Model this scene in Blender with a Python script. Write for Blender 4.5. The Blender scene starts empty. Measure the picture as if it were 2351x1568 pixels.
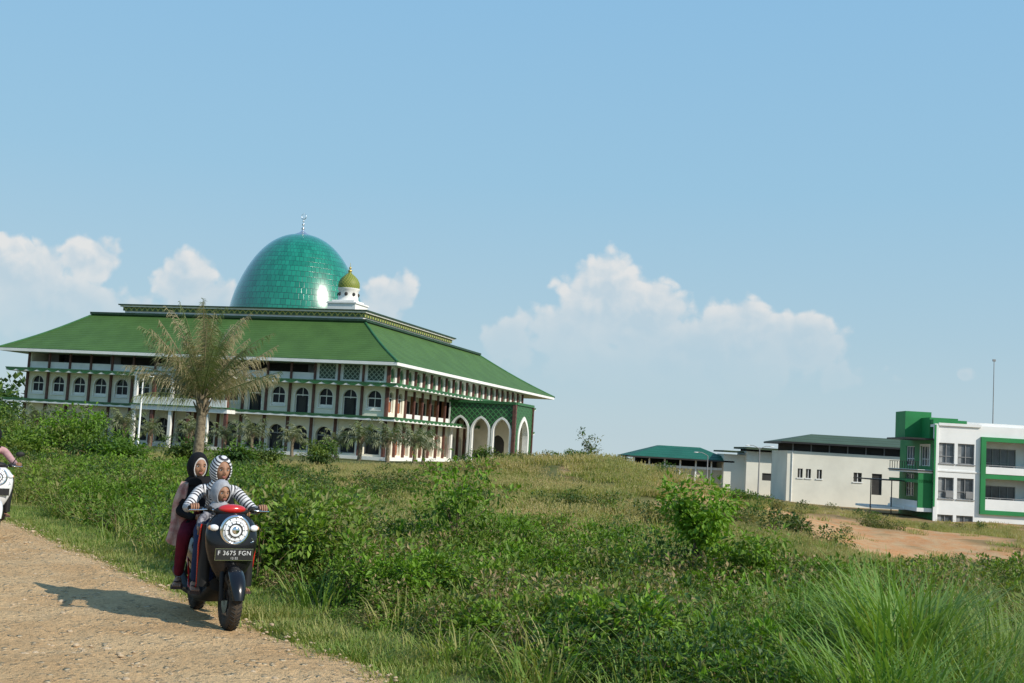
import bpy, bmesh, math, random
from mathutils import Vector, Matrix, noise, Euler
R=math.radians
random.seed(7)
scene=bpy.context.scene
COL=scene.collection

# ------------------------------------------------------------------ node helpers
def newmat(name):
    m=bpy.data.materials.new(name); m.use_nodes=True
    nt=m.node_tree
    b=nt.nodes['Principled BSDF']
    return m,nt,b
def c4(c): return (c[0],c[1],c[2],1)
def mixrgb(nt,f,a,b,mode='MIX'):
    n=nt.nodes.new('ShaderNodeMix'); n.data_type='RGBA'; n.blend_type=mode
    for sock,v in ((n.inputs[0],f),(n.inputs[6],a),(n.inputs[7],b)):
        if hasattr(v,'is_output') : nt.links.new(v,sock)
        elif isinstance(v,(tuple,list)): sock.default_value=c4(v)
        else: sock.default_value=v
    return n.outputs[2]
def mth(nt,op,a,b=0.0,c=0.0,clamp=False):
    n=nt.nodes.new('ShaderNodeMath'); n.operation=op; n.use_clamp=clamp
    for i,v in enumerate((a,b,c)):
        if hasattr(v,'is_output'): nt.links.new(v,n.inputs[i])
        else: n.inputs[i].default_value=v
    return n.outputs[0]
def sstep(nt,v,a,b):
    n=nt.nodes.new('ShaderNodeMapRange'); n.interpolation_type='SMOOTHSTEP'
    nt.links.new(v,n.inputs[0]); n.inputs[1].default_value=a; n.inputs[2].default_value=b
    return n.outputs[0]
def noisen(nt,vec,scale,detail=4,rough=.5,dist=0):
    n=nt.nodes.new('ShaderNodeTexNoise'); n.inputs['Scale'].default_value=scale
    n.inputs['Detail'].default_value=detail; n.inputs['Roughness'].default_value=rough
    n.inputs['Distortion'].default_value=dist
    if vec is not None: nt.links.new(vec,n.inputs['Vector'])
    return n.outputs[0]
def geopos(nt): return nt.nodes.new('ShaderNodeNewGeometry').outputs['Position']
def objco(nt): return nt.nodes.new('ShaderNodeTexCoord').outputs['Object']
def bump(nt,b,h,strength=.3,dist=.02):
    n=nt.nodes.new('ShaderNodeBump'); n.inputs['Strength'].default_value=strength; n.inputs['Distance'].default_value=dist
    nt.links.new(h,n.inputs['Height']); nt.links.new(n.outputs[0],b.inputs['Normal'])
def mat(name,c,rough=.6,var=.15,scale=2.0,spec=.4,metal=0,bmp=0,coat=0,c2=None):
    m,nt,b=newmat(name)
    co=objco(nt)
    n=noisen(nt,co,scale,5,.6)
    if c2 is None: c2=tuple(x*(1-2*var) for x in c)
    f=sstep(nt,n,.35,.7)
    nt.links.new(mixrgb(nt,f,c,c2),b.inputs['Base Color'])
    b.inputs['Roughness'].default_value=rough
    b.inputs['Specular IOR Level'].default_value=spec
    b.inputs['Metallic'].default_value=metal
    b.inputs['Coat Weight'].default_value=coat
    if bmp: bump(nt,b,noisen(nt,co,scale*8,4),bmp)
    return m
def vegmat(name,c1,c2,dry,dryamt=.5,transl=.3,big=.25):
    m,nt,b=newmat(name)
    oi=nt.nodes.new('ShaderNodeObjectInfo').outputs['Random']
    pos=geopos(nt)
    col=mixrgb(nt,oi,c1,c2)
    n1=noisen(nt,pos,big,2)
    f=mth(nt,'MULTIPLY',sstep(nt,n1,.42,.66),dryamt)
    col=mixrgb(nt,f,col,dry)
    nt.links.new(col,b.inputs['Base Color'])
    b.inputs['Roughness'].default_value=.55; b.inputs['Specular IOR Level'].default_value=.3
    t=nt.nodes.new('ShaderNodeBsdfTranslucent'); 
    nt.links.new(mixrgb(nt,1.0,col,(1.4,1.45,.5),'MULTIPLY'),t.inputs[0])
    mx=nt.nodes.new('ShaderNodeMixShader'); mx.inputs[0].default_value=transl
    nt.links.new(b.outputs[0],mx.inputs[1]); nt.links.new(t.outputs[0],mx.inputs[2])
    nt.links.new(mx.outputs[0],nt.nodes['Material Output'].inputs[0])
    return m

# ------------------------------------------------------------------ mesh builder
class MB:
    def __init__(s,mats): s.v=[];s.f=[];s.m=[];s.mats=mats;s.sm=[]
    def add(s,vs,fs,mi=0,smooth=False):
        o=len(s.v); s.v+= [tuple(p) for p in vs]
        for f in fs: s.f.append([o+i for i in f]); s.m.append(mi); s.sm.append(smooth)
    def quad(s,a,b,c,d,mi=0): s.add([a,b,c,d],[(0,1,2,3)],mi)
    def box(s,x0,x1,y0,y1,z0,z1,mi=0):
        v=[(x,y,z) for z in (z0,z1) for y in (y0,y1) for x in (x0,x1)]
        s.add(v,[(0,2,3,1),(4,5,7,6),(0,1,5,4),(2,6,7,3),(0,4,6,2),(1,3,7,5)],mi)
    def tbox(s,T,s0,s1,z0,z1,d0,d1,mi=0):
        v=[T(a,z,d) for z in (z0,z1) for d in (d0,d1) for a in (s0,s1)]
        s.add(v,[(0,2,3,1),(4,5,7,6),(0,1,5,4),(2,6,7,3),(0,4,6,2),(1,3,7,5)],mi)
    def cyl(s,p0,p1,r0,r1=None,n=10,mi=0,caps=True,smooth=True):
        s.tube([p0,p1],[r0,r0 if r1 is None else r1],n,mi,caps,smooth)
    def tube(s,pts,rs,n=8,mi=0,caps=True,smooth=True):
        pts=[Vector(p) for p in pts]
        if not isinstance(rs,(list,tuple)): rs=[rs]*len(pts)
        vs=[];fs=[]
        up=None
        for i,p in enumerate(pts):
            d=(pts[min(i+1,len(pts)-1)]-pts[max(i-1,0)]).normalized()
            if up is None:
                up=Vector((0,0,1)) if abs(d.z)<.9 else Vector((1,0,0))
            a=d.cross(up).normalized(); b2=a.cross(d).normalized(); up=b2
            for k in range(n):
                t=2*math.pi*k/n
                vs.append(p+(a*math.cos(t)+b2*math.sin(t))*rs[i])
        for i in range(len(pts)-1):
            for k in range(n):
                fs.append((i*n+k,i*n+(k+1)%n,(i+1)*n+(k+1)%n,(i+1)*n+k))
        s.add(vs,fs,mi,smooth)
        if caps:
            s.add(vs[:n],[tuple(range(n))[::-1]],mi); s.add(vs[-n:],[tuple(range(n))],mi)
    def ell(s,c,r,mi=0,nu=16,nv=10,rot=None,fn=None):
        vs=[];fs=[]
        for j in range(nv+1):
            ph=math.pi*j/nv
            for i in range(nu):
                th=2*math.pi*i/nu
                p=Vector((math.sin(ph)*math.cos(th)*r[0],math.sin(ph)*math.sin(th)*r[1],math.cos(ph)*r[2]))
                if rot is not None: p=rot@p
                vs.append(p+Vector(c))
        for j in range(nv):
            for i in range(nu):
                fs.append((j*nu+i,(j+1)*nu+i,(j+1)*nu+(i+1)%nu,j*nu+(i+1)%nu))
        s.add(vs,fs,mi,True)
    def torus(s,c,Rr,r,axis='x',mi=0,n=32,k=10,sq=1.0):
        vs=[];fs=[]
        for i in range(n):
            a=2*math.pi*i/n
            for j in range(k):
                b=2*math.pi*j/k
                rad=Rr+r*math.cos(b); w=r*math.sin(b)*sq
                u,v=rad*math.cos(a),rad*math.sin(a)
                p={'x':(w,u,v),'y':(u,w,v),'z':(u,v,w)}[axis]
                vs.append((c[0]+p[0],c[1]+p[1],c[2]+p[2]))
        for i in range(n):
            for j in range(k):
                fs.append((i*k+j,((i+1)%n)*k+j,((i+1)%n)*k+(j+1)%k,i*k+(j+1)%k))
        s.add(vs,fs,mi,True)
    def loft(s,rings,mi=0,caps=True,smooth=True):
        n=len(rings[0]);vs=[p for r in rings for p in r];fs=[]
        for i in range(len(rings)-1):
            for k in range(n):
                fs.append((i*n+k,i*n+(k+1)%n,(i+1)*n+(k+1)%n,(i+1)*n+k))
        s.add(vs,fs,mi,smooth)
        if caps:
            s.add(rings[0],[tuple(range(n))[::-1]],mi,smooth); s.add(rings[-1],[tuple(range(n))],mi,smooth)
    def obj(s,name,parent=None,loc=(0,0,0),rot=(0,0,0)):
        me=bpy.data.meshes.new(name); me.from_pydata(s.v,[],s.f)
        for m in s.mats: me.materials.append(m)
        me.polygons.foreach_set('material_index',s.m)
        me.polygons.foreach_set('use_smooth',s.sm)
        me.update()
        o=bpy.data.objects.new(name,me); COL.objects.link(o)
        o.location=loc;o.rotation_euler=rot
        if parent: o.parent=parent
        return o
def empty(name,loc=(0,0,0),rz=0,parent=None):
    o=bpy.data.objects.new(name,None); COL.objects.link(o); o.location=loc; o.rotation_euler=(0,0,rz)
    o.empty_display_size=.3
    if parent: o.parent=parent
    return o
def ss(a,b,x):
    t=max(0,min(1,(x-a)/(b-a))); return t*t*(3-2*t)

# ------------------------------------------------------------------ terrain
DIR=Vector((-.55,.835)); NRM=Vector((.835,.55)); P0=Vector((-.7,8.4))
def sd(x,y): return (x-P0.x)*NRM.x+(y-P0.y)*NRM.y
SOIL=[(17.5,60,2.8,8),(22.5,57,3.2,7),(17,42,2.2,5),(14,67,2.6,7),(10.5,76,2.2,9),(13,44,1.6,5),(14.8,36,2.2,3),(20,77,3,8),(26,70,3.5,7),(15.5,51,1.4,6),(11.5,31,1.6,2.4),(9,56,1.2,4)]
def soil(x,y):
    if y<18 or x<3: return 0
    v=0
    for (a,b,p,q) in SOIL:
        v=max(v,1-math.hypot((x-a)/p,(y-b)/q)/1.2)
    v+=.42*noise.noise(Vector((x*.5,y*.22,4)))+.2*noise.noise(Vector((x*1.5,y*.8,14)))
    return ss(.06,.22,v)
def H(x,y):
    z=1.75*math.exp(-((x-4.5)/9.5)**2-((y-74)/19)**2)
    z-=1.8*ss(6,20,x)*ss(15,42,y)
    z-=1.0*ss(18,38,x)*ss(50,95,y)
    z-=.9*ss(30,80,y)*(1-ss(0,18,x))
    r=math.hypot(x,y-60)
    z-=60*ss(200,900,r)
    s=sd(x,y)
    z-=.65*ss(5,12,s)*ss(12,22,y)*(1-ss(40,66,y))*ss(-.3,.02,x/max(y,1))
    d=abs(s+3)-3
    k=ss(.6,5,d)*(1-ss(105,125,y))
    z+=k*(noise.noise(Vector((x*.16,y*.16,3)))*.3+noise.noise(Vector((x*.5,y*.5,9)))*.1)
    if x>3 and 18<y<110: z-=.12*soil(x,y)-.2*soil(x,y)*abs(noise.noise(Vector((x*1.2,y*.6,44))))
    return z
def W(x,y,dz=0): return Vector((x,y,H(x,y)+dz))

def ground_mat():
    m,nt,b=newmat('ground_soil_and_litter')
    pos=geopos(nt)
    sep=nt.nodes.new('ShaderNodeSeparateXYZ'); nt.links.new(pos,sep.inputs[0])
    n2=noisen(nt,pos,1.3,6,.65); n3=noisen(nt,pos,12,4,.7)
    green=mixrgb(nt,sstep(nt,n2,.35,.65),(.08,.11,.03),(.17,.15,.065))
    green=mixrgb(nt,sstep(nt,n3,.4,.7),green,(.12,.13,.045))
    red=mixrgb(nt,sstep(nt,n2,.35,.65),(.54,.26,.11),(.52,.35,.19))
    red=mixrgb(nt,sstep(nt,n3,.5,.75),red,(.33,.16,.08))
    at=nt.nodes.new('ShaderNodeAttribute'); at.attribute_name='soil'
    f=at.outputs['Fac']
    mx=mth(nt,'MULTIPLY',sstep(nt,sep.outputs[0],4,14),sstep(nt,sep.outputs[1],22,40))
    green=mixrgb(nt,mth(nt,'MULTIPLY',mx,.7),green,(.32,.20,.10))
    col=mixrgb(nt,f,green,red)
    far=sstep(nt,sep.outputs[1],230,600)
    col=mixrgb(nt,far,col,(.12,.17,.12))  # distance haze painted into the far ground colour
    nt.links.new(col,b.inputs['Base Color']); b.inputs['Roughness'].default_value=.95
    b.inputs['Specular IOR Level'].default_value=.1
    bump(nt,b,n3,.6,.08)
    return m
def grid(name,xs,ys,fz,m):
    v=[(x,y,fz(x,y)) for y in ys for x in xs]; n=len(xs)
    f=[(j*n+i,j*n+i+1,(j+1)*n+i+1,(j+1)*n+i) for j in range(len(ys)-1) for i in range(n-1)]
    me=bpy.data.meshes.new(name); me.from_pydata(v,[],f); me.materials.append(m)
    me.polygons.foreach_set('use_smooth',[True]*len(f))
    at=me.attributes.new('soil','FLOAT','POINT')
    at.data.foreach_set('value',[soil(p[0],p[1]) if p[1]<115 else 0 for p in v])
    o=bpy.data.objects.new(name,me); COL.objects.link(o); return o
xs=[70*t+3000*t**5 for t in [i/150 for i in range(-150,151)]]
ys=[50+70*t+3000*t**5 for t in [i/150 for i in range(-150,151)]]
grid('ground',xs,ys,H,ground_mat())

def road_mat():
    m,nt,b=newmat('dirt_and_gravel_road')
    pos=geopos(nt)
    n1=noisen(nt,pos,.9,5,.6); n2=noisen(nt,pos,7,6,.7); n3=noisen(nt,pos,34,4,.7)
    col=mixrgb(nt,sstep(nt,n1,.35,.65),(.70,.48,.26),(.60,.38,.19))
    v=nt.nodes.new('ShaderNodeTexVoronoi'); v.inputs['Scale'].default_value=13; nt.links.new(pos,v.inputs['Vector'])
    st=mth(nt,'MULTIPLY',sstep(nt,v.outputs['Distance'],.45,.2),sstep(nt,n2,.46,.56))
    col=mixrgb(nt,st,col,(.78,.60,.38))
    col=mixrgb(nt,mth(nt,'MULTIPLY',sstep(nt,n3,.52,.75),.85),col,(.38,.23,.11))
    nt.links.new(col,b.inputs['Base Color']); b.inputs['Roughness'].default_value=.95; b.inputs['Specular IOR Level'].default_value=.1
    hh=mth(nt,'ADD',mth(nt,'MULTIPLY',n2,1.0),mth(nt,'MULTIPLY',n3,.4)); hh=mth(nt,'ADD',hh,mth(nt,'MULTIPLY',st,.5))
    bump(nt,b,hh,1.0,.08)
    return m
rv=[];rf=[];NU=520;NW=56
for i in range(NU+1):
    u=-16+i*(95/NU)
    for j in range(NW+1):
        w=j/NW
        e=.22*noise.noise(Vector((u*.7,1,0)))+.1*noise.noise(Vector((u*3,5,0)))
        s=e*(1-w)-6.2*w
        x=P0.x+DIR.x*u+NRM.x*s; y=P0.y+DIR.y*u+NRM.y*s
        bz=.035*noise.noise(Vector((x*1.1,y*1.1,2)))+.03*noise.noise(Vector((x*4,y*4,7)))+.022*noise.noise(Vector((x*9,y*9,4)))
        edge=min(1,min(w,1-w)*12)
        rv.append((x,y,H(x,y)+.012+(.04+bz)*edge))
for i in range(NU):
    for j in range(NW):
        a=i*(NW+1)+j; rf.append((a,a+NW+1,a+NW+2,a+1))
me=bpy.data.meshes.new('dirt_road'); me.from_pydata(rv,[],rf); me.materials.append(road_mat())
me.polygons.foreach_set('use_smooth',[True]*len(rf))
o=bpy.data.objects.new('dirt_road',me); COL.objects.link(o)

# ------------------------------------------------------------------ instancing
def scatter(name,tmpl,pts,parent):
    v=[];f=[]
    for (p,rz,s,tilt) in pts:
        Mx=Matrix.Rotation(rz,3,'Z')@Matrix.Rotation(tilt,3,'X')
        o=len(v)
        for c in ((-.5,-.5),(.5,-.5),(.5,.5),(-.5,.5)):
            v.append(tuple(Vector(p)+Mx@Vector((c[0]*s,c[1]*s,0))))
        f.append((o,o+1,o+2,o+3))
    me=bpy.data.meshes.new(name); me.from_pydata(v,[],f)
    e=bpy.data.objects.new(name,me); COL.objects.link(e); e.parent=parent
    e.instance_type='FACES'; e.use_instance_faces_scale=True; e.instance_faces_scale=1
    e.show_instancer_for_render=False; e.show_instancer_for_viewport=False
    tmpl.parent=e
    return e
def rnd(a,b): return random.uniform(a,b)
def leafquad(mb,p,d,up,L,Wd,mi):
    d=d.normalized(); sdv=d.cross(up)
    if sdv.length<.01: sdv=Vector((1,0,0))
    sdv.normalize(); nn=sdv.cross(d)
    a=p; b=p+d*L*.45+sdv*Wd*.5+nn*L*.08; c=p+d*L-nn*L*.1; e=p+d*L*.45-sdv*Wd*.5+nn*L*.08
    mb.add([a,b,c,e],[(0,1,2),(0,2,3)],mi)
def rdir():
    while True:
        v=Vector((rnd(-1,1),rnd(-1,1),rnd(-1,1)))
        if .05<v.length<1: return v.normalized()
def bush_tmpl(name,mats,n=260,Rr=.5,Hh=.75,leaf=.07,seed=0,lobes=5,stems=8):
    random.seed(seed); mb=MB(mats)
    lb=[(Vector((rnd(-.6,.6)*Rr,rnd(-.6,.6)*Rr,rnd(.35,.85)*Hh)),rnd(.3,.55)*Rr) for _ in range(lobes)]
    for c,r in lb:
        mb.tube([(c.x*.15,c.y*.15,-.05),tuple(c*.55+Vector((0,0,.0))),tuple(c)],[.012,.008,.004],4,len(mats)-1,False)
    for i in range(n):
        c,r=random.choice(lb); d=rdir(); 
        p=c+Vector((d.x,d.y,d.z*.8))*r*rnd(.45,1.15)
        if random.random()<.25: p=Vector((rnd(-1,1)*Rr*.8,rnd(-1,1)*Rr*.8,rnd(.02,.5)*Hh))
        if p.z<.02: p.z=rnd(.02,.2)
        dd=(d+Vector((0,0,rnd(-.5,.5)))+rdir()*.6)
        l=leaf*rnd(.6,1.4)
        leafquad(mb,p,dd,Vector((0,0,1))+rdir()*.5,l,l*rnd(.4,.65),0 if random.random()<.7 or len(mats)<3 else 1)
    return mb.obj(name)
def blade(mb,p,d,L,w,bend,mi,seg=3):
    d=d.normalized(); side=Vector((-d.y,d.x,0)); 
    if side.length<.01: side=Vector((1,0,0))
    side.normalize()
    hz=Vector((d.x,d.y,0)); 
    if hz.length>.01: hz.normalize()
    vs=[]
    for i in range(seg+1):
        t=i/seg
        c=p+d*L*t+hz*bend*L*t*t-Vector((0,0,1))*bend*L*.6*t*t*t
        ww=w*(1-t)**.6*.5+.0008
        vs+= [c-side*ww,c+side*ww]
    fs=[(2*i,2*i+1,2*i+3,2*i+2) for i in range(seg)]
    mb.add(vs,fs,mi)
    return vs[-1]
def grass_tmpl(name,mats,n=45,rad=.22,L=.35,w=.01,seed=0,head=0,spread=.5,seg=3):
    random.seed(seed); mb=MB(mats)
    for i in range(n):
        a=rnd(0,6.28); r=rad*math.sqrt(random.random())
        p=Vector((math.cos(a)*r,math.sin(a)*r,-.02))
        d=Vector((math.cos(a)*rnd(0,spread)+rnd(-.15,.15),math.sin(a)*rnd(0,spread)+rnd(-.15,.15),1))
        l=L*rnd(.5,1.15)
        tip=blade(mb,p,d,l,w*rnd(.7,1.3),rnd(.1,.6),0 if random.random()<.75 else 1,seg)
        if head and random.random()<head:
            tip=Vector(tip)
            for k in range(5):
                q=tip-Vector((0,0,k*.025*L*2)); leafquad(mb,q,Vector((rnd(-.5,.5),rnd(-.5,.5),1)),rdir(),.09*L*2,.035*L*2,len(mats)-1)
    return mb.obj(name)

stem=mat('stems',(.2,.14,.08),.8,.2,5)
g_leaf=vegmat('leaf_green',(.08,.155,.018),(.13,.21,.026),(.22,.22,.065),.5)
g_leaf2=vegmat('leaf_bright_green',(.13,.26,.018),(.18,.31,.03),(.23,.27,.055),.35)
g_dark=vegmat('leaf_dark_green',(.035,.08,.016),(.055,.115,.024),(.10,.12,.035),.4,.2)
g_olive=vegmat('leaf_olive',(.14,.17,.045),(.19,.19,.06),(.28,.22,.10),.6)
gr_green=vegmat('grass_green',(.13,.22,.033),(.19,.27,.05),(.34,.31,.12),.6)
gr_dry=vegmat('grass_dry',(.42,.36,.17),(.34,.32,.12),(.50,.38,.21),.7)
gr_mid=vegmat('grass_yellow_green',(.25,.28,.075),(.32,.32,.10),(.44,.36,.17),.7)
reed=vegmat('reed_green',(.12,.24,.04),(.19,.30,.06),(.32,.34,.12),.4)
dryleaf=vegmat('leaf_dried',(.28,.2,.1),(.36,.27,.14),(.38,.3,.16),.5,.2)

T={}
T['bushA']=[bush_tmpl('leafy_bush_a',[g_leaf,g_leaf2,stem],420,.55,.8,.075,1),
            bush_tmpl('leafy_bush_b',[g_leaf2,g_leaf,stem],380,.5,.75,.085,2),
            bush_tmpl('leafy_bush_c',[g_dark,g_leaf,stem],420,.55,.8,.07,3),
            bush_tmpl('leafy_bush_d',[g_olive,g_leaf,stem],380,.55,.75,.06,4)]
T['bushF']=[bush_tmpl('distant_bush_a',[g_dark,g_leaf,stem],300,.6,.8,.12,5),
            bush_tmpl('distant_bush_b',[g_olive,g_dark,stem],300,.6,.7,.11,6),
            bush_tmpl('distant_bush_c',[g_leaf,g_dark,stem],300,.6,.7,.11,66)]
T['vine']=[bush_tmpl('creeper_a',[g_leaf2,g_leaf,stem],300,.6,.35,.09,7,7),
           bush_tmpl('creeper_b',[g_leaf,g_olive,stem],300,.6,.4,.08,8,7)]
T['dry']=[bush_tmpl('dried_weed',[dryleaf,g_olive,stem],240,.5,.7,.07,9)]
T['grass']=[grass_tmpl('grass_tuft_a',[gr_green,gr_mid],60,.25,.42,.012,11),
            grass_tmpl('grass_tuft_b',[gr_mid,gr_dry],60,.25,.36,.010,12)]
T['short']=[grass_tmpl('short_grass_a',[gr_green,gr_mid],90,.28,.11,.008,13,0,.9,2),
            grass_tmpl('short_grass_b',[gr_mid,gr_green],90,.28,.09,.008,14,0,.9,2)]
T['reed']=[grass_tmpl('reed_clump_a',[reed,gr_green],46,.24,.95,.024,15,0,.6),
           grass_tmpl('reed_clump_b',[reed,gr_mid],36,.22,1.1,.022,16,0,.45)]
T['feather']=[grass_tmpl('feather_grass_a',[gr_mid,gr_dry,gr_dry],80,.45,.55,.018,17,.5,.4,2),
              grass_tmpl('feather_grass_b',[gr_dry,gr_mid,gr_dry],80,.45,.5,.018,18,.5,.4,2)]
T['far']=[grass_tmpl('field_grass_a',[gr_mid,gr_dry,gr_dry],100,.95,.42,.035,19,.3,.4,2),
          grass_tmpl('field_grass_b',[gr_green,gr_mid,gr_dry],100,.95,.36,.035,20,0,.5,2)]
pts={k:[[] for _ in v] for k,v in T.items()}
random.seed(21)
def put(k,x,y,s,dz=0,idx=None):
    if s<.12: return
    if x>3 and y>18 and max(soil(x,y),soil(x,y-.8))>.2 and random.random()<.97: return
    i=random.randrange(len(T[k])) if idx is None else idx
    pts[k][i].append((W(x,y,dz),rnd(0,6.28),s,rnd(-.12,.12)))
def samp(y0,y1,n,u0=-.54,u1=.54):
    for _ in range(n):
        y=math.sqrt(rnd(y0*y0,y1*y1)); yield rnd(u0,u1)*y,y
def bushtype(x,y):
    v=noise.noise(Vector((x*.5,y*.5,31)))
    if random.random()<.15: return random.randrange(4)
    return 2 if v<-.12 else 0 if v<.08 else 1 if v<.26 else 3
for i in range(2600):
    u=rnd(-10,40); s=abs(random.gauss(0,.55))+.02
    if s>1.6: continue
    x=P0.x+DIR.x*u+NRM.x*s; y=P0.y+DIR.y*u+NRM.y*s
    if y<4: continue
    put('short',x,y,rnd(.6,1.3))
for x,y in samp(4.8,18,2600):
    s=sd(x,y)
    if s<.75: continue
    u=x/y; nz=noise.noise(Vector((x*.6,y*.6,1))); n2=noise.noise(Vector((x*.5,y*.5,12)))
    k=min(1,(s-.5)/1.3)
    hk=min(1.05,max(.45,.75+.8*n2))
    r=random.random()
    if u>.24 and y<12.5 and s>2.0:
        if r<.28: put('reed',x,y,rnd(.5,.8)*k)
        elif r<.8: put('grass',x,y,rnd(.9,1.4))
        else: put('bushA',x,y,rnd(.35,.6)*k,0,bushtype(x,y))
    elif u>.02:
        if r<.06+.5*max(0,nz): put('reed',x,y,rnd(.45,.7)*k)
        elif r<.44: put('grass',x,y,rnd(.8,1.35))
        elif r<.64: put('bushA',x,y,rnd(.55,.9)*k*hk,0,bushtype(x,y))
        elif r<.90: put('vine',x,y,rnd(.6,1.05)*k)
        else: put('dry',x,y,rnd(.5,.85)*k)
    else:
        if r<.18: put('grass',x,y,rnd(.8,1.4))
        elif r<.50: put('bushA',x,y,rnd(.6,1.0)*k*hk,0,bushtype(x,y))
        elif r<.90: put('vine',x,y,rnd(.6,1.1)*k)
        else: put('dry',x,y,rnd(.5,.9)*k)
for x,y in samp(18,36,2500):
    s=sd(x,y)
    if s<.8: continue
    u=x/y; r=random.random(); nz=noise.noise(Vector((x*.35,y*.35,5)))
    if u<-.12:
        if r<.22+.6*nz: put('bushA',x,y,rnd(.55,.95),0,bushtype(x,y))
        elif r<.7: put('grass',x,y,rnd(.9,1.5))
        else: put('vine',x,y,rnd(.8,1.4))
    elif u<.22:
        if r<.02+.75*nz: put('bushA',x,y,rnd(.5,.9),0,random.choice((2,0,0,3)))
        elif r<.62: put('grass',x,y,rnd(.9,1.4))
        elif r<.70: put('vine',x,y,rnd(.8,1.3))
        else: put('feather',x,y,rnd(.5,.85))
    else:
        if r<-.02+.7*nz: put('bushA',x,y,rnd(.45,.8),0,random.choice((2,2,0,3)))
        elif r<.45: put('grass',x,y,rnd(.8,1.3))
        elif r<.8: put('feather',x,y,rnd(.4,.7))
for x,y in samp(36,64,2300):
    s=sd(x,y); u=x/y; r=random.random(); nz=noise.noise(Vector((x*.2,y*.2,8)))
    if s<1: continue
    if u<-.15:
        if r<.1+.7*nz: put('bushF',x,y,rnd(.6,1.1))
        elif r<.9: put('far',x,y,rnd(.8,1.2))
    elif u<.16:
        if r<-.04+.6*nz: put('bushF',x,y,rnd(.6,1.05))
        else: put('far',x,y,rnd(.8,1.15),0,0 if random.random()<.7 else 1)
    else:
        if r<-.03+.7*nz: put('bushF',x,y,rnd(.5,1.0))
        elif r<.62: put('far',x,y,rnd(.5,.85),0,0 if random.random()<.65 else 1)
for x,y in samp(64,110,3000):
    u=x/y; r=random.random(); nz=noise.noise(Vector((x*.13,y*.13,8)))
    if y>100 and x<12: continue
    if u>.28 and y>102: continue
    if u<-.15:
        if r<-.03+.6*nz: put('bushF',x,y,rnd(.6,1.1))
        else: put('far',x,y,rnd(.9,1.3))
    elif u<.16:
        if r<-.06+.45*nz: put('bushF',x,y,rnd(.6,1.0))
        else: put('far',x,y,rnd(1.,1.4),0,0)
    else:
        if r<-.04+.6*nz: put('bushF',x,y,rnd(.6,1.2))
        elif r<.7: put('far',x,y,rnd(.6,1.0),0,0)
random.seed(91)
for g_ in range(40):
    y=rnd(24,84); u=rnd(-.12,.46); cx=u*y; n=random.randint(3,8); ty=random.randrange(3)
    if soil(cx,y)>.3: continue
    for i in range(n):
        xx=cx+random.gauss(0,.7); yy=y+random.gauss(0,.5)
        if y<36: put('bushA',xx,yy,rnd(.55,.9),0,(2,3,0)[ty])
        else: put('bushF',xx,yy,rnd(.7,1.15),0,ty)
for i in range(26):
    x=-2.75+random.gauss(0,.45); y=14.4+random.gauss(0,.7)
    if sd(x,y)>.9: put('bushA',x,y,rnd(1.0,1.4))
for i in range(40):
    u=rnd(6,26); s=rnd(1.5,4.5)
    x=P0.x+DIR.x*u+NRM.x*s; y=P0.y+DIR.y*u+NRM.y*s; put('bushA',x,y,rnd(.65,.95),0,bushtype(x,y))
for i in range(75):
    y=rnd(7.0,11); x=rnd(.27,.52)*y
    put('reed',x,y,rnd(.55,.85)*(1.2 if .30<x/y<.37 else .95))
for i in range(9):
    y=rnd(8.4,9.6); x=rnd(.315,.355)*y; put('reed',x,y,rnd(.95,1.15))
gf=empty('grass_field'); bf=empty('bushes')
for k,lst in T.items():
    par=gf if k in('grass','short','reed','feather','far') else bf
    for i,t in enumerate(lst):
        if pts[k][i]: scatter(t.name+'_patch',t,pts[k][i],par)
        else: bpy.data.objects.remove(t)
stone=mat('stone',(.66,.50,.33),.9,.2,6,.2,0,.5)
def stone_t(seed):
    random.seed(seed); mb=MB([stone]); mb.ell((0,0,.08),(.5,.4,.24),0,10,7); o=mb.obj('stone_%d'%seed)
    for v in o.data.vertices:
        v.co*=1+.35*noise.noise(v.co*2.3+Vector((seed*7,0,0)))
    return o
rs=empty('road_stones'); 
for k in range(3):
    t=stone_t(k); random.seed(50+k); P=[]
    for i in range(2200):
        y=math.sqrt(rnd(30,420)); x=rnd(-.5,.1)*y; s=sd(x,y)
        if -6<s<.1: P.append((W(x,y,.035),rnd(0,6.28),rnd(.012,.04)*(2.0 if random.random()<.08 else 1),rnd(-.3,.3)))
    scatter('stones_scattered_%d'%k,t,P,rs)

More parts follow.
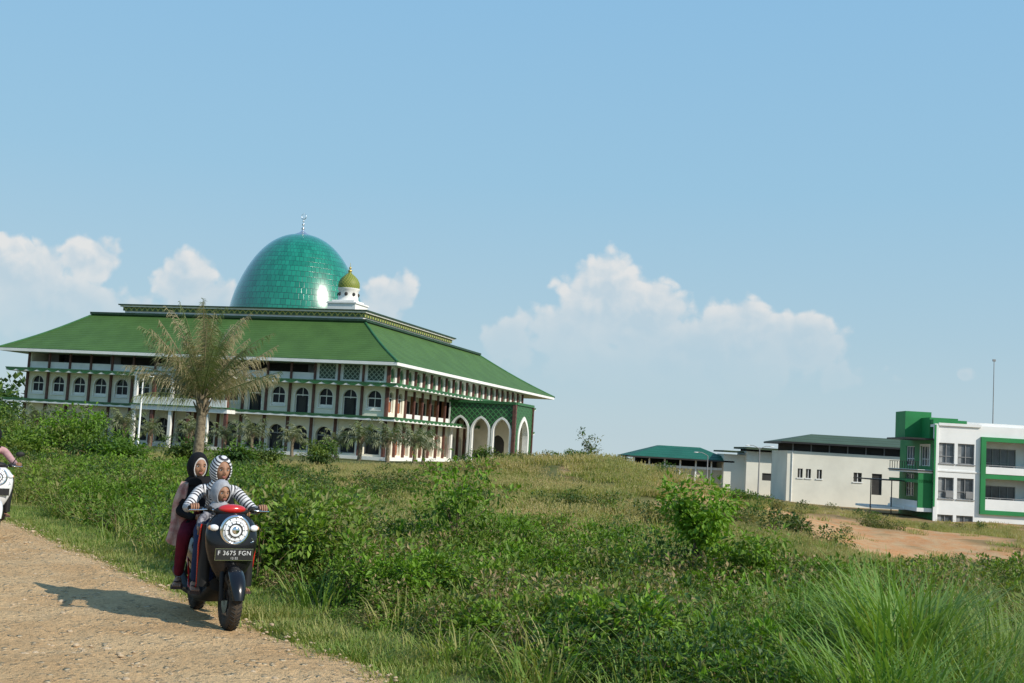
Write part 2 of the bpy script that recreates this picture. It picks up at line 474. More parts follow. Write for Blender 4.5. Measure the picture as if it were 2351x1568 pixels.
# ------------------------------------------------------------------ trees / shrubs / palms
bark=mat('bark',(.2,.15,.1),.9,.25,8,.2,0,.5)
def tree(name,x,y,h,cr,mats,nleaf=2600,leaf=.16,seed=1,trunk=.12,ch=None,base=.3):
    random.seed(seed); e=empty(name,W(x,y)); mb=MB([bark])
    tips=[]; top=Vector((rnd(-.2,.2)*cr,rnd(-.2,.2)*cr,h*.55))
    mb.tube([(0,0,-.2),(rnd(-.05,.05),rnd(-.05,.05),h*.25),tuple(top)],[trunk,trunk*.75,trunk*.5],8,0)
    for i in range(11):
        a=i*2.4+rnd(-.3,.3); rr=cr*rnd(.35,.95); zz=h*base+ (h*(1-base))*rnd(.15,.9)
        st=Vector((0,0,h*rnd(.2,.5))); en=Vector((math.cos(a)*rr,math.sin(a)*rr,zz))
        md=(st+en)/2+Vector((0,0,.12*h))*rnd(-.3,1)
        mb.tube([st,md,en],[trunk*.4,trunk*.25,trunk*.08],5,0,False); tips.append((en,cr*rnd(.3,.5)))
        tips.append((md,cr*rnd(.2,.35)))
    mb.obj('trunk_and_limbs',e)
    ml=MB(mats)
    for i in range(nleaf):
        c,r=random.choice(tips); d=rdir(); p=c+Vector((d.x,d.y,d.z*.75))*r*rnd(.3,1.15)
        l=leaf*rnd(.6,1.4)
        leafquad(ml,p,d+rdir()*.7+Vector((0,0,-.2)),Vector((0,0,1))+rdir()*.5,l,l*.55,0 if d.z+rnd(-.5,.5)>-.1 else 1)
    ml.obj('leaves',e); return e
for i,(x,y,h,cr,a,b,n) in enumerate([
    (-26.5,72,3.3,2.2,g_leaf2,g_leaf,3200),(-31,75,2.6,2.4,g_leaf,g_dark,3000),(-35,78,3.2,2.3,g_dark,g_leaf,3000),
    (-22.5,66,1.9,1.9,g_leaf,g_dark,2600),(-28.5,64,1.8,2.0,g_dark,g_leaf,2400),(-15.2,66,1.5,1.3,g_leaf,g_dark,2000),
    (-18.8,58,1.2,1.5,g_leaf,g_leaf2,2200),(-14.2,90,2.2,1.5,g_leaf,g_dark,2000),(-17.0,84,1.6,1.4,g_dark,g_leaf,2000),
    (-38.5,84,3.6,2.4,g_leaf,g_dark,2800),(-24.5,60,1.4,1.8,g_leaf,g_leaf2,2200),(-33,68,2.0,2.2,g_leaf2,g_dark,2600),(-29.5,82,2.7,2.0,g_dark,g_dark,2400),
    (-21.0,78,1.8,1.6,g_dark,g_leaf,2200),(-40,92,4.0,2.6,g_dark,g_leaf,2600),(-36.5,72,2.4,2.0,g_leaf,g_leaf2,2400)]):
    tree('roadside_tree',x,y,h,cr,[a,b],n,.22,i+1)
tree('small_tree',9.2,130,4.9,1.2,[g_dark,g_olive],420,.28,39,.06)
tree('garden_shrub',-3.0,150,2.3,1.6,[g_leaf,g_dark],1600,.25,42)
tree('green_shrub',2.35,14.2,1.4,.52,[g_leaf2,g_leaf2],2800,.075,40,.02,base=.05)
tree('green_shrub',2.78,13.6,.9,.45,[g_leaf2,g_leaf],1500,.075,41,.02,base=.05)
tree('wild_sapling',-.62,16.5,1.45,.75,[g_leaf2,g_leaf],800,.09,43,.02,base=.35)
tree('wild_sapling',1.2,13.0,.9,.4,[g_leaf,g_olive],500,.08,44,.015,base=.2)
ed=empty('distant_trees'); ml=MB([g_dark,g_leaf]); random.seed(77)
for i in range(26):
    cx=rnd(-130,-64); cy=rnd(180,240); cz=H(cx,cy); rr=rnd(3,5.5)
    for k in range(330):
        d=rdir(); p=Vector((cx,cy,cz+rr*1.0))+Vector((d.x,d.y,d.z*.95))*rr*rnd(.5,1.1)
        leafquad(ml,p,d+rdir()*.6,Vector((0,0,1)),rnd(.8,1.6),rnd(.6,1),0 if random.random()<.6 else 1)
ml.obj('crowns',ed)

palm_dry=vegmat('palm_frond_dry',(.27,.24,.13),(.33,.28,.16),(.38,.31,.2),.6,.2,.5)
palm_gr=vegmat('palm_frond_green',(.13,.17,.06),(.16,.20,.08),(.24,.23,.12),.4,.2)
palm_gr2=vegmat('palm_frond_greyish',(.13,.16,.09),(.17,.19,.11),(.22,.22,.13),.4,.2)
ptrunk=mat('palm_trunk',(.26,.21,.14),.9,.3,9,.2,0,.6)
def frond(mb,o,az,el,L,droop,nl,ll,lw,mi,sg=9,hang=.3):
    pts=[];p=Vector(o)
    for i in range(sg+1):
        t=i/sg; e=el-droop*t*t*1.3
        d=Vector((math.cos(az)*math.cos(e),math.sin(az)*math.cos(e),math.sin(e)))
        pts.append(p.copy()); p=p+d*(L/sg)
    mb.tube(pts,[.03*L/3*(1-.85*i/sg)+.003 for i in range(sg+1)],4,mi,False)
    sd_=Vector((-math.sin(az),math.cos(az),0))
    for i in range(nl):
        t=.14+.86*i/nl; k=t*sg; j=min(int(k),sg-1); q=pts[j].lerp(pts[j+1],k-j)
        dd=(pts[j+1]-pts[j]).normalized()
        for sgn in (-1,1):
            if random.random()<.15: continue
            l=ll*(math.sin(math.pi*min(1,t*.85+.12))**.6)*rnd(.6,1.2)
            d=(dd*rnd(.3,.8)+sd_*sgn*rnd(.3,1)+Vector((0,0,rnd(-.6-hang,.15)))).normalized()
            a=q; m=q+d*l*.5; c=q+d*l-Vector((0,0,l*rnd(.15,.3+hang)))
            w=dd*lw*.5
            mb.add([a-w*.6,a+w*.6,m+w,m-w,c],[(0,1,2,3),(3,2,4)],mi)
def palm_mesh(seed,h,n,L,nl,ll,lw,mats,tr,elr=(-.1,1.35),dr=(.5,1.2),jit=.12,hang=.3,dryf=.75):
    random.seed(seed); mb=MB(mats)
    pp=[];rr=[]
    for i in range(14):
        t=i/13; pp.append((.08*math.sin(t*2.4),.05*math.sin(t*3),-.2+(h+.2)*t)); rr.append(tr*(1.25-.35*t)*(1+.07*(i%2))*(1.35 if t>.8 else 1))
    mb.tube(pp,rr,10,0)
    for k in range(30):
        a=k*2.4; z=h*(.7+.3*k/30); 
        mb.tube([(.08+math.cos(a)*tr*.8,math.sin(a)*tr*.8,z),(.08+math.cos(a)*tr*2.0,math.sin(a)*tr*2.0,z+tr*2.3)],[tr*.35,tr*.12],5,0)
    top=Vector((.06,0,h))
    for i in range(n):
        f=i/n; az=i*2.39996; el=elr[1]+(elr[0]-elr[1])*f+rnd(-jit,jit)
        frond(mb,top-Vector((0,0,h*.14*f)),az,el,L*rnd(.7,1.1),rnd(*dr),nl,ll,lw,1 if random.random()<dryf else 2,9,hang)
    return mb
def add_palm(name,x,y,mb=None,mesh=None,s=1,rz=0):
    if mesh is None:
        o=mb.obj(name); mesh=o.data
    else:
        o=bpy.data.objects.new(name,mesh); COL.objects.link(o)
    o.location=W(x,y); o.scale=(s,s,s); o.rotation_euler=(0,0,rz); return o
bp=palm_mesh(5,3.4,56,3.35,60,.6,.024,[ptrunk,palm_dry,palm_gr],.17,(.3,1.5),(.05,.65),.25,.5,.55)
add_palm('dry_coconut_palm',-11.75,45,bp)
random.seed(3)
sp=palm_mesh(6,2.3,17,2.6,16,.8,.11,[ptrunk,palm_gr2,palm_gr],.18,(.0,1.3),(.6,1.4))
om=None
palms=[(-62,146.5),(-58.5,147),(-54.5,146),(-50,143.5),(-46.0,142),(-42.5,141),(-37,139),(-33,138.5),(-29.5,137.5),(-24.5,136),(-19.3,134.5),(-16.6,134.3),(-13.3,134),(-10.4,135),(-9.6,138)]
for i,(x,y) in enumerate(palms):
    o=add_palm('young_palm',x,y,sp if om is None else None,om,rnd(.85,1.15),rnd(0,6)); om=o.data

# ------------------------------------------------------------------ MOSQUE
def tile_mat(name,c,ang=0):
    m,nt,b=newmat(name); co=objco(nt)
    w=nt.nodes.new('ShaderNodeTexWave'); w.inputs['Scale'].default_value=1.1; w.bands_direction='Z'; nt.links.new(co,w.inputs[0])
    n=noisen(nt,co,.4,5)
    n2=noisen(nt,co,6,3)
    col=mixrgb(nt,sstep(nt,n,.35,.65),c,tuple(q*.82 for q in c))
    col=mixrgb(nt,mth(nt,'MULTIPLY',w.outputs[1],.35),col,tuple(q*.6 for q in c))
    col=mixrgb(nt,mth(nt,'MULTIPLY',sstep(nt,n2,.55,.7),.3),col,tuple(q*1.5 for q in c))
    nt.links.new(col,b.inputs['Base Color']); b.inputs['Roughness'].default_value=.6
    b.inputs['Specular IOR Level'].default_value=.2
    bump(nt,b,w.outputs[1],.5,.1); return m
white=mat('white_paint',(.80,.79,.75),.7,.06,.8)
cream=mat('cream_wall',(.80,.75,.61),.75,.06,.6)
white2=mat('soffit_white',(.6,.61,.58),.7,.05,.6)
brown=mat('maroon_column',(.14,.06,.045),.6,.2,2)
terra=mat('terracotta_column',(.36,.13,.06),.6,.2,2)
glass=mat('dark_glass',(.02,.022,.03),.3,.2,.4,.2)
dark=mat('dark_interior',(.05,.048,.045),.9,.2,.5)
frameg=mat('grey_frame',(.28,.28,.28),.5,.1,1)
green_t=mat('green_trim',(.035,.14,.045),.5,.15,1)
dgreen=mat('dark_green_cap',(.02,.055,.025),.5,.2,1)
roofg=tile_mat('green_roof_tiles',(.075,.15,.037))
def lattice(name,c1,c2,sc):
    m,nt,b=newmat(name); co=objco(nt)
    sx=nt.nodes.new('ShaderNodeSeparateXYZ'); nt.links.new(co,sx.inputs[0])
    h=mth(nt,'ADD',sx.outputs[0],sx.outputs[1])
    a=mth(nt,'ADD',h,sx.outputs[2]); d=mth(nt,'SUBTRACT',h,sx.outputs[2])
    fa=mth(nt,'ABSOLUTE',mth(nt,'SUBTRACT',mth(nt,'FRACT',mth(nt,'MULTIPLY',a,sc)),.5))
    fb=mth(nt,'ABSOLUTE',mth(nt,'SUBTRACT',mth(nt,'FRACT',mth(nt,'MULTIPLY',d,sc)),.5))
    f=mth(nt,'MAXIMUM',sstep(nt,fa,.36,.42),sstep(nt,fb,.36,.42))
    nt.links.new(mixrgb(nt,f,c1,c2),b.inputs['Base Color']); b.inputs['Roughness'].default_value=.55
    bump(nt,b,f,.5,.05); return m
lat_g=lattice('green_lattice',(.02,.06,.025),(.05,.2,.06),1.3)
lat_y=lattice('gold_green_band',(.05,.10,.03),(.42,.40,.10),1.2)
lat_w=lattice('white_lattice',(.03,.05,.03),(.30,.36,.28),1.6)

def archpts(c,w,zs,rise,pt,n=14):
    out=[]
    for i in range(n+1):
        t=math.pi*i/n; cc=-math.cos(t)
        z=(1-pt)*math.sin(t)+pt*(1-abs(cc))
        out.append((c+w/2*cc,zs+rise*z))
    return out
def arch_panel(mb,T,s0,s1,z0,z1,c,w,zb,zs,rise,pt=0,depth=.35,mw=0,mg=1,frame=None,reveal=None):
    A=archpts(c,w,zs,rise,pt); l,r=c-w/2,c+w/2
    rv=mw if reveal is None else reveal
    q=lambda a,b,cc,d,mi,dd=0: mb.quad(T(*a,dd),T(*b,dd),T(*cc,dd),T(*d,dd),mi)
    q((s0,z0),(l,z0),(l,z1),(s0,z1),mw); q((r,z0),(s1,z0),(s1,z1),(r,z1),mw)
    if zb>z0+.01: q((l,z0),(r,z0),(r,zb),(l,zb),mw)
    for i in range(len(A)-1):
        a,b=A[i],A[i+1]; q(a,b,(b[0],z1),(a[0],z1),mw)
    ol=[(l,zb)]+A+[(r,zb)]
    for i in range(len(ol)-1):
        a,b=ol[i],ol[i+1]; mb.quad(T(*a,0),T(*b,0),T(*b,-depth),T(*a,-depth),rv)
    mb.quad(T(l,zb,0),T(r,zb,0),T(r,zb,-depth),T(l,zb,-depth),rv)
    if mg is not None:
        mb.add([T(p[0],p[1],-depth) for p in ol],[tuple(range(len(ol)))],mg)
    if frame is not None:
        fw=.07
        mb.tbox(T,c-fw/2,c+fw/2,zb+.01,zs+rise*.95,-depth+.01,-depth+.07,frame)
        mb.tbox(T,l+.01,r-.01,zs-.06,zs+.06,-depth+.012,-depth+.09,frame)
        mb.tbox(T,l+.01,l+.11,zb+.01,zs,-depth+.013,-depth+.08,frame)
        mb.tbox(T,r-.11,r-.01,zb+.01,zs,-depth+.013,-depth+.08,frame)
        mb.tbox(T,l+.01,r-.01,zb+.01,zb+.1,-depth+.014,-depth+.085,frame)
def arch_trim(mb,T,c,w,zb,zs,rise,pt,tw,d,mi):
    A=[(c-w/2,zb)]+archpts(c,w,zs,rise,pt)+[(c+w/2,zb)]
    B=[(c-w/2-tw,zb)]+archpts(c,w+2*tw,zs,rise+tw,pt)+[(c+w/2+tw,zb)]
    for i in range(len(A)-1):
        mb.quad(T(*A[i],d),T(*A[i+1],d),T(*B[i+1],d),T(*B[i],d),mi)
        mb.quad(T(*A[i],d),T(*A[i+1],d),T(*A[i+1],0),T(*A[i],0),mi)
        mb.quad(T(*B[i],d),T(*B[i+1],d),T(*B[i+1],0),T(*B[i],0),mi)
def scallop(mb,T,s0,s1,zt,zb,am,per,d,mi):
    n=max(2,int(abs(s1-s0)/per))*6
    pv=None
    for i in range(n+1):
        s=s0+(s1-s0)*i/n; z=zb-am*abs(math.sin(math.pi*i/6))
        if pv: mb.quad(T(pv[0],pv[1],d),T(s,z,d),T(s,zt,d),T(pv[0],zt,d),mi)
        pv=(s,z)

MQ=empty('mosque',(-13.5,140,-.6),R(-16.6))
LA,LB=57.0,76.1; WA1=53.4; WB1=61.0; O=1.8
FT=lambda s,z,d:(-s,O-d,z)
ST=lambda s,z,d:(-O+d,s,z)
wm=[cream,glass,white,brown,terra,dark,lat_w,lat_g,frameg,green_t]
mb=MB(wm); NB=16; bw=(WA1-O)/NB
for i in range(NB):
    s0=O+i*bw; s1=s0+bw; c=(s0+s1)/2
    arch_panel(mb,FT,s0,s1,0,4.45,c,2.1,.35,2.35,1.05,0,.5,0,1,8)
    if not i%2: mb.tbox(FT,c-.55,c+.55,.4,2.2,-.48,-.4,5)
    door=(i in (1,3,5))
    arch_panel(mb,FT,s0,s1,4.85,8.55,c,1.85,4.9 if door else 5.75,7.15,.92,0,.3,0,1,2)
    if door: mb.tbox(FT,c-.5,c+.5,4.92,7.0,-.29,-.2,5)
    else:
        mb.tbox(FT,c-1.05,c+1.05,5.62,5.74,.0,.12,2)
        mb.tbox(FT,c-.92,c+.92,5.78,6.1,-.28,-.12,2)
    arch_trim(mb,FT,c,1.85,5.75,7.15,.92,0,.1,.05,2)
    mb.tbox(FT,s0,s1,8.9,9.95,-.25,0,2)
    if i<3:
        mb.tbox(FT,s0+.1,s1-.1,9.95,11.4,-.2,-.05,2)
        mb.tbox(FT,s0+.55,s1-.55,9.3,11.1,-.05,.02,6)
    elif i%3==0: mb.tbox(FT,s0+.8,s1-.8,9.95,11.4,-2.9,-2.8,8)
for i in range(NB+1):
    s=O+i*bw
    mb.tbox(FT,s-.17,s+.17,0,4.44,.003,.3,3); mb.tbox(FT,s-.15,s+.15,4.86,8.54,.003,.25,3)
    mb.tbox(FT,s-.13,s+.13,8.91,11.4,.003,.2,3)
    mb.tbox(FT,s-.36,s-.18,0,4.44,.003,.12,2); mb.tbox(FT,s+.18,s+.36,0,4.44,.003,.12,2)
NS=20; bs=(WB1-O)/NS
for i in range(NS):
    s0=O+i*bs;s1=s0+bs;c=(s0+s1)/2
    if i in(0,1) :
        arch_panel(mb,ST,s0,s1,4.85,8.55,c,1.5,5.5,7.3,.75,0,.3,0,1,2)
        mb.tbox(ST,c-.35,c+.35,5.55,6.8,-.29,-.2,4)
        arch_panel(mb,ST,s0,s1,0,4.45,c,1.8,.35,2.35,.9,0,.4,0,1,2)
        mb.tbox(ST,c-.5,c+.5,.4,2.2,-.39,-.25,4)
    elif i<8:
        mb.tbox(ST,s0,s1,4.85,5.6,-.25,0,2); mb.tbox(ST,s0,s1,7.9,8.55,-.25,0,0)
        mb.tbox(ST,s0+.05,s0+.55,5.6,7.9,-.4,.05,4)
        mb.tbox(ST,s0,s1,4.85,8.55,-2.6,-2.5,0); mb.tbox(ST,c-.5,c+.5,4.9,7.4,-2.49,-2.4,5)
        arch_panel(mb,ST,s0,s1,0,4.45,c,1.6,.3,2.4,.8,0,.5,0,1,2)
        mb.tbox(ST,c-.45,c+.45,.4,2.0,-.45,-.3,4)
    else:
        arch_panel(mb,ST,s0,s1,4.85,8.55,c,1.5,5.5,7.3,.75,0,.3,0,1,2)
        arch_panel(mb,ST,s0,s1,0,4.45,c,1.7,.35,2.35,.85,0,.4,0,1,2)
    arch_panel(mb,ST,s0,s1,8.9,11.4,c,1.5,9.25,10.3,.75,.25,.2,2,7)
for i in range(NS+1):
    s=O+i*bs
    mb.tbox(ST,s-.17,s+.17,0,4.44,.003,.3,3); mb.tbox(ST,s-.15,s+.15,4.86,8.54,.003,.25,3); mb.tbox(ST,s-.13,s+.13,8.91,11.4,.003,.3,3)
mb.box(-WA1,-WA1+.3,O+.01,WB1,0,11.4,0); mb.box(-WA1+.3,-O-.01,WB1-.3,WB1,0,11.4,0)
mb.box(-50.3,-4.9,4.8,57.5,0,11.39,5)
mb.obj('walls_and_windows',MQ)
mb=MB([white,green_t,white2,dgreen])
for (z0,z1,pr) in ((4.45,4.85,2.0),(8.55,8.9,2.0)):
    mb.box(-WA1-pr,-O+pr,O-pr,WB1+pr,z0,z1,0)
    mb.box(-WA1-pr-.06,-O+pr+.06,O-pr-.06,WB1+pr+.06,z1+.003,z1+.1,1)
    F2=lambda s,z,d:(-s,O-pr-d,z); S2=lambda s,z,d:(-O+pr+d,s,z)
    scallop(mb,F2,O-pr,WA1+pr,z1-.02,z1-.13 if z0<5 else z1-.1,.08 if z0<5 else .28,1.61,.03,1)
    scallop(mb,S2,O-pr,WB1+pr,z1-.02,z1-.1,.22,1.48,.03,1)
mb.box(-WA1-.5,-O+.5,O-.5,WB1+.5,-1.8,.12,0)
mb.obj('canopy_slabs',MQ)
ze=11.58; zr=17.3
E=[(0,0),(-LA,0),(-LA,LB),(0,LB)]
a0,a1,b0,b1=8.4,48.6,8.4,55.4
U=[(-a0,b0),(-a1,b0),(-a1,b1),(-a0,b1)]
mb=MB([roofg,white,white2,green_t])
for i in range(4):
    j=(i+1)%4; n=12
    def pt(q,t):
        z=ze+(zr-ze)*(t-.05*math.sin(math.pi*t))
        return (E[q][0]+(U[q][0]-E[q][0])*t,E[q][1]+(U[q][1]-E[q][1])*t,z)
    for k in range(n):
        mb.quad(pt(i,k/n),pt(j,k/n),pt(j,(k+1)/n),pt(i,(k+1)/n),0)
    mb.tube([pt(i,k/8) for k in range(9)],.16,6,3)
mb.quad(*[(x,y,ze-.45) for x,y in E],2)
for i in range(4):
    j=(i+1)%4; mb.quad((*E[i],ze-.45),(*E[j],ze-.45),(*E[j],ze-.08),(*E[i],ze-.08),1)
    mb.quad((*E[i],ze-.08),(*E[j],ze-.08),(*E[j],ze),(*E[i],ze),3)
mb.obj('main_roof',MQ)
mb=MB([white,dgreen,lat_y,roofg,green_t])
mb.box(-a1+.3,-a0+.02,b0-.02,b1-.3,zr-1.0,zr-.15,0)
mb.box(-a1-.5,-a0+.6,b0-.6,b1+.5,zr-.15,zr+.15,1)
mb.box(-a1-.2,-a0+.3,b0-.3,b1+.2,zr-.55,zr-.15,4)
mb.box(-44.1,-8.6,8.6,42.5,zr+.15,zr+.5,0)
mb.box(-44.3,-8.4,8.4,42.7,zr+.5,zr+1.0,2)
mb.box(-44.6,-8.1,8.1,43.0,zr+1.0,zr+1.2,0)
mb.box(-44.8,-7.9,7.9,43.2,zr+1.2,zr+1.36,1)
mb.obj('parapet_tiers',MQ)
def dome_mat():
    m,nt,b=newmat('emerald_dome_tiles')
    uv=nt.nodes.new('ShaderNodeUVMap').outputs[0]
    br=nt.nodes.new('ShaderNodeTexBrick'); nt.links.new(uv,br.inputs['Vector'])
    br.inputs['Scale'].default_value=1; br.inputs['Mortar Size'].default_value=.06; br.inputs['Brick Width'].default_value=1; br.inputs['Row Height'].default_value=1
    br.inputs['Mortar Smooth'].default_value=.4; br.inputs['Bias'].default_value=0
    br.inputs['Color1'].default_value=(.0,.15,.085,1); br.inputs['Color2'].default_value=(.006,.23,.135,1); br.inputs['Mortar'].default_value=(.0,.05,.03,1)
    n=noisen(nt,uv,.5,3)
    col=mixrgb(nt,mth(nt,'MULTIPLY',sstep(nt,n,.4,.7),.3),br.outputs[0],(.01,.25,.16))
    nt.links.new(col,b.inputs['Base Color']); b.inputs['Roughness'].default_value=.25; b.inputs['Specular IOR Level'].default_value=.7
    b.inputs['Coat Weight'].default_value=1; b.inputs['Coat Roughness'].default_value=.17
    hh=mth(nt,'ADD',mth(nt,'MULTIPLY',br.outputs['Fac'],-1),mth(nt,'MULTIPLY',n,.3)); bump(nt,b,hh,.3,.03)
    return m
def dome_obj(name,c,Rr,Hh,m,nu=96,nv=40,ucells=84,vcells=24,low=.16,pt=.16,parent=None):
    vs=[];fs=[];uvs=[]
    for j in range(nv+1):
        t=j/nv; 
        ph=-low+(math.pi/2+low)*t
        r=Rr*math.cos(ph)*(1-pt*max(0,math.sin(ph))*math.cos(ph)); z=Hh*math.sin(ph)
        if ph<0: z=Rr*math.sin(ph)
        for i in range(nu+1):
            th=2*math.pi*i/nu; vs.append((r*math.cos(th),r*math.sin(th),z)); uvs.append((i/nu*ucells,t*vcells))
    for j in range(nv):
        for i in range(nu): fs.append((j*(nu+1)+i,j*(nu+1)+i+1,(j+1)*(nu+1)+i+1,(j+1)*(nu+1)+i))
    me=bpy.data.meshes.new(name); me.from_pydata(vs,[],fs); me.materials.append(m)
    l=me.uv_layers.new(name='UVMap')
    for lp in me.loops: l.data[lp.index].uv=uvs[lp.vertex_index]
    me.polygons.foreach_set('use_smooth',[True]*len(fs))
    o=bpy.data.objects.new(name,me); COL.objects.link(o); o.location=c; o.parent=parent; return o
DC=(-27.0,26.0)
dome_obj('green_dome',(*DC,19.4),9.85,12.4,dome_mat(),parent=MQ)
silver=mat('silver_metal',(.7,.72,.74),.3,.05,2,.5,.9)
gold=mat('gold_metal',(.65,.5,.16),.35,.1,2,.5,.7)
mb=MB([white,silver,green_t])
mb.loft([[(DC[0]+r*math.cos(t*math.pi/24),DC[1]+r*math.sin(t*math.pi/24),z) for t in range(48)] for r,z in ((10.2,18.6),(10.2,19.0),(9.8,19.1),(9.75,19.4))],0)
mb.loft([[(DC[0]+r*math.cos(t*math.pi/12),DC[1]+r*math.sin(t*math.pi/12),z) for t in range(24)] for r,z in ((1.35,31.5),(1.2,31.75),(.6,32.0),(.2,32.3),(.1,32.8))],1)
mb.cyl((*DC,32.3),(*DC,35.1),.07,.04,8,1)
for z,r in ((32.7,.25),(33.3,.2),(33.8,.14)): mb.ell((*DC,z),(r,r,r),1,12,8)
cp=[(DC[0]+.38*math.cos(a),DC[1],34.5+.42*math.sin(a)) for a in [R(110+k*320/14) for k in range(15)]]
mb.tube(cp,[.02+.055*math.sin(math.pi*k/14) for k in range(15)],6,1)
mb.obj('dome_base_and_finial',MQ)
olive=lattice('olive_dome_tiles',(.12,.17,.02),(.30,.30,.05),2.2)
tc=(-12.9,12.9)
mb=MB([white,dark,olive,gold])
mb.box(tc[0]-2,tc[0]+2,tc[1]-2,tc[1]+2,18.6,19.8,0); mb.box(tc[0]-2.15,tc[0]+2.15,tc[1]-2.15,tc[1]+2.15,19.8,20.0,0)
mb.box(tc[0]-1.6,tc[0]+1.6,tc[1]-1.6,tc[1]+1.6,20.0,20.3,0)
def ringz(r,z,n=24): return [(tc[0]+r*math.cos(2*math.pi*t/n),tc[1]+r*math.sin(2*math.pi*t/n),z) for t in range(n)]
mb.loft([ringz(1.5,20.3),ringz(1.36,20.5),ringz(1.33,21.7),ringz(1.5,21.85),ringz(1.5,22.0)],0)
for k in range(8):
    a=k*math.pi/4+.2; p=(tc[0]+1.30*math.cos(a),tc[1]+1.30*math.sin(a),21.15); mb.ell(p,(.24,.24,.26),1,10,8)
mb.loft([ringz(r,z) for r,z in ((1.38,22.0),(1.46,22.35),(1.4,22.8),(1.15,23.3),(.7,23.75),(.3,24.05),(.16,24.3))],2)
mb.ell((*tc,24.4),(.28,.28,.22),3,12,8); mb.ell((*tc,24.8),(.18,.18,.16),3,12,8); mb.cyl((*tc,24.3),(*tc,25.5),.07,.02,6,3)
mb.obj('corner_turret',MQ)
PX0,PX1,PY0,PY1,PZ=-O,7.8,24.6,33.6,8.2
PF=lambda s,z,d:(s,PY0-d,z); PS=lambda s,z,d:(PX1+d,s,z)
mb=MB([white,cream,lat_g,green_t,brown,dark,lat_w])
pw=(PX1-PX0-.5)/3
for k in range(3):
    s0=PX0+.2+k*pw; s1=s0+pw; c=(s0+s1)/2
    arch_panel(mb,PF,s0,s1,0,8.0,c,2.3,0,4.2,1.75,.25,.7,2,None,None,0)
    arch_trim(mb,PF,c,2.3,0,4.2,1.75,.25,.3,.12,0)
mb.tbox(PF,PX0,PX1+.1,8.0,8.35,-.3,.25,3); mb.tbox(PF,PX1-.3,PX1+.15,-.5,8.0,-.3,.2,4)
mb.tbox(PF,PX0,PX0+.2,-.5,8.0,-.3,.05,0)
arch_panel(mb,PS,PY0+.3,PY1,0,8.0,(PY0+PY1)/2,4.4,0,3.4,2.6,.25,.7,2,None,None,0)
arch_trim(mb,PS,(PY0+PY1)/2,4.4,0,3.4,2.6,.25,.55,.12,0)
mb.tbox(PS,PY0+.3,PY1+.1,8.0,8.35,-.3,.2,3); mb.tbox(PS,PY1-.2,PY1+.1,-.5,8.0,-.3,.2,4)
mb.box(PX0,PX1-.1,PY0+.1,PY1-.1,8.0,8.3,1); mb.box(PX0,PX1-.5,PY1-.7,PY1-.4,0,8,1)
mb.box(PX0,PX1,PY0,PY1,-1.2,.05,1)
arch_panel(mb,lambda s,z,d:(s,PY1-.75-d,z),PX0,PX1-.5,0,7.9,3.0,2,0,2.6,1.2,.2,.02,1,5)
mb.obj('entrance_porch',MQ)
mb=MB([white,cream,brown,green_t,dark])
mb.box(-34.5,-21,-2.2,O-.5,8.7,9.02,0); mb.box(-34.7,-20.8,-2.4,O-.5,9.02,9.15,3)
mb.box(-34.5,-21,-2.2,O-.5,4.3,4.88,0); mb.box(-34.7,-20.8,-2.4,O-2.1,4.88,5.0,3)
for k in range(6):
    x=-34.2+k*2.58; mb.box(x-.2,x+.2,-2.0,-1.6,-.5,8.7,2 if k%2 else 0); 
mb.box(-34.3,-21.2,-2.1,-2.0,5.0,5.9,0)
mb.obj('front_portico',MQ)

# ------------------------------------------------------------------ right-hand buildings
wht=mat('fresh_white_paint',(.84,.84,.82),.7,.04,.5)
whc=mat('off_white_wall',(.80,.77,.66),.8,.06,.3)
bgreen=mat('bright_green_paint',(.02,.24,.07),.6,.1,.4)
roofd=tile_mat('dark_green_metal_roof',(.075,.11,.065))
roofe=tile_mat('teal_green_metal_roof',(.02,.13,.085))
wing=mat('grey_window_glass',(.10,.12,.14),.15,.3,.6,.6)
black=mat('black_metal',(.02,.02,.02),.5,.1,2)
curt=mat('window_curtain',(.35,.36,.36),.8,.2,1.5)
def facade(mb,T,S0,S1,Z0,Z1,ops,depth=.2,mw=0,mg=1,mf=2,d0=0):
    sc=sorted(set([S0,S1]+[o[0] for o in ops]+[o[1] for o in ops])); zc=sorted(set([Z0,Z1]+[o[2] for o in ops]+[o[3] for o in ops]))
    for a,b in zip(sc,sc[1:]):
        for c,d in zip(zc,zc[1:]):
            ms,mz=(a+b)/2,(c+d)/2
            if any(o[0]<ms<o[1] and o[2]<mz<o[3] for o in ops): continue
            mb.quad(T(a,c,d0),T(b,c,d0),T(b,d,d0),T(a,d,d0),mw)
    for (a,b,c,d) in ops:
        for p,q in (((a,c),(b,c)),((b,c),(b,d)),((b,d),(a,d)),((a,d),(a,c))):
            mb.quad(T(*p,d0),T(*q,d0),T(*q,d0-depth),T(*p,d0-depth),mw)
        mb.quad(T(a,c,d0-depth),T(b,c,d0-depth),T(b,d,d0-depth),T(a,d,d0-depth),mg)
        if mf is not None:
            n=max(1,round((b-a)/.75)); fw=.07
            for k in range(n+1):
                x=a+(b-a)*k/n; x=min(max(x,a+fw/2+.005),b-fw/2-.005)
                mb.tbox(T,x-fw/2,x+fw/2,c+.005,d-.005,d0-depth+.01,d0-depth+.07,mf)
            for z in (c+.04,d-.04,c+(d-c)*.35): mb.tbox(T,a+.01,b-.01,z-.03,z+.03,d0-depth+.012,d0-depth+.06,mf)
RB=empty('apartment_building',(39.9,110,1.7),R(-1))
BF=lambda s,z,d:(s,-d,z); BL=lambda s,z,d:(-d,s,z)
mb=MB([wht,wing,frameg,bgreen,curt,black,dark])
ops=[]
for z0,z1 in ((.75,2.65),(-2.5,-.55),(-5.9,-4.0)):
    ops+=[(.45,1.9,z0,z1),(2.2,3.75,z0,z1)]
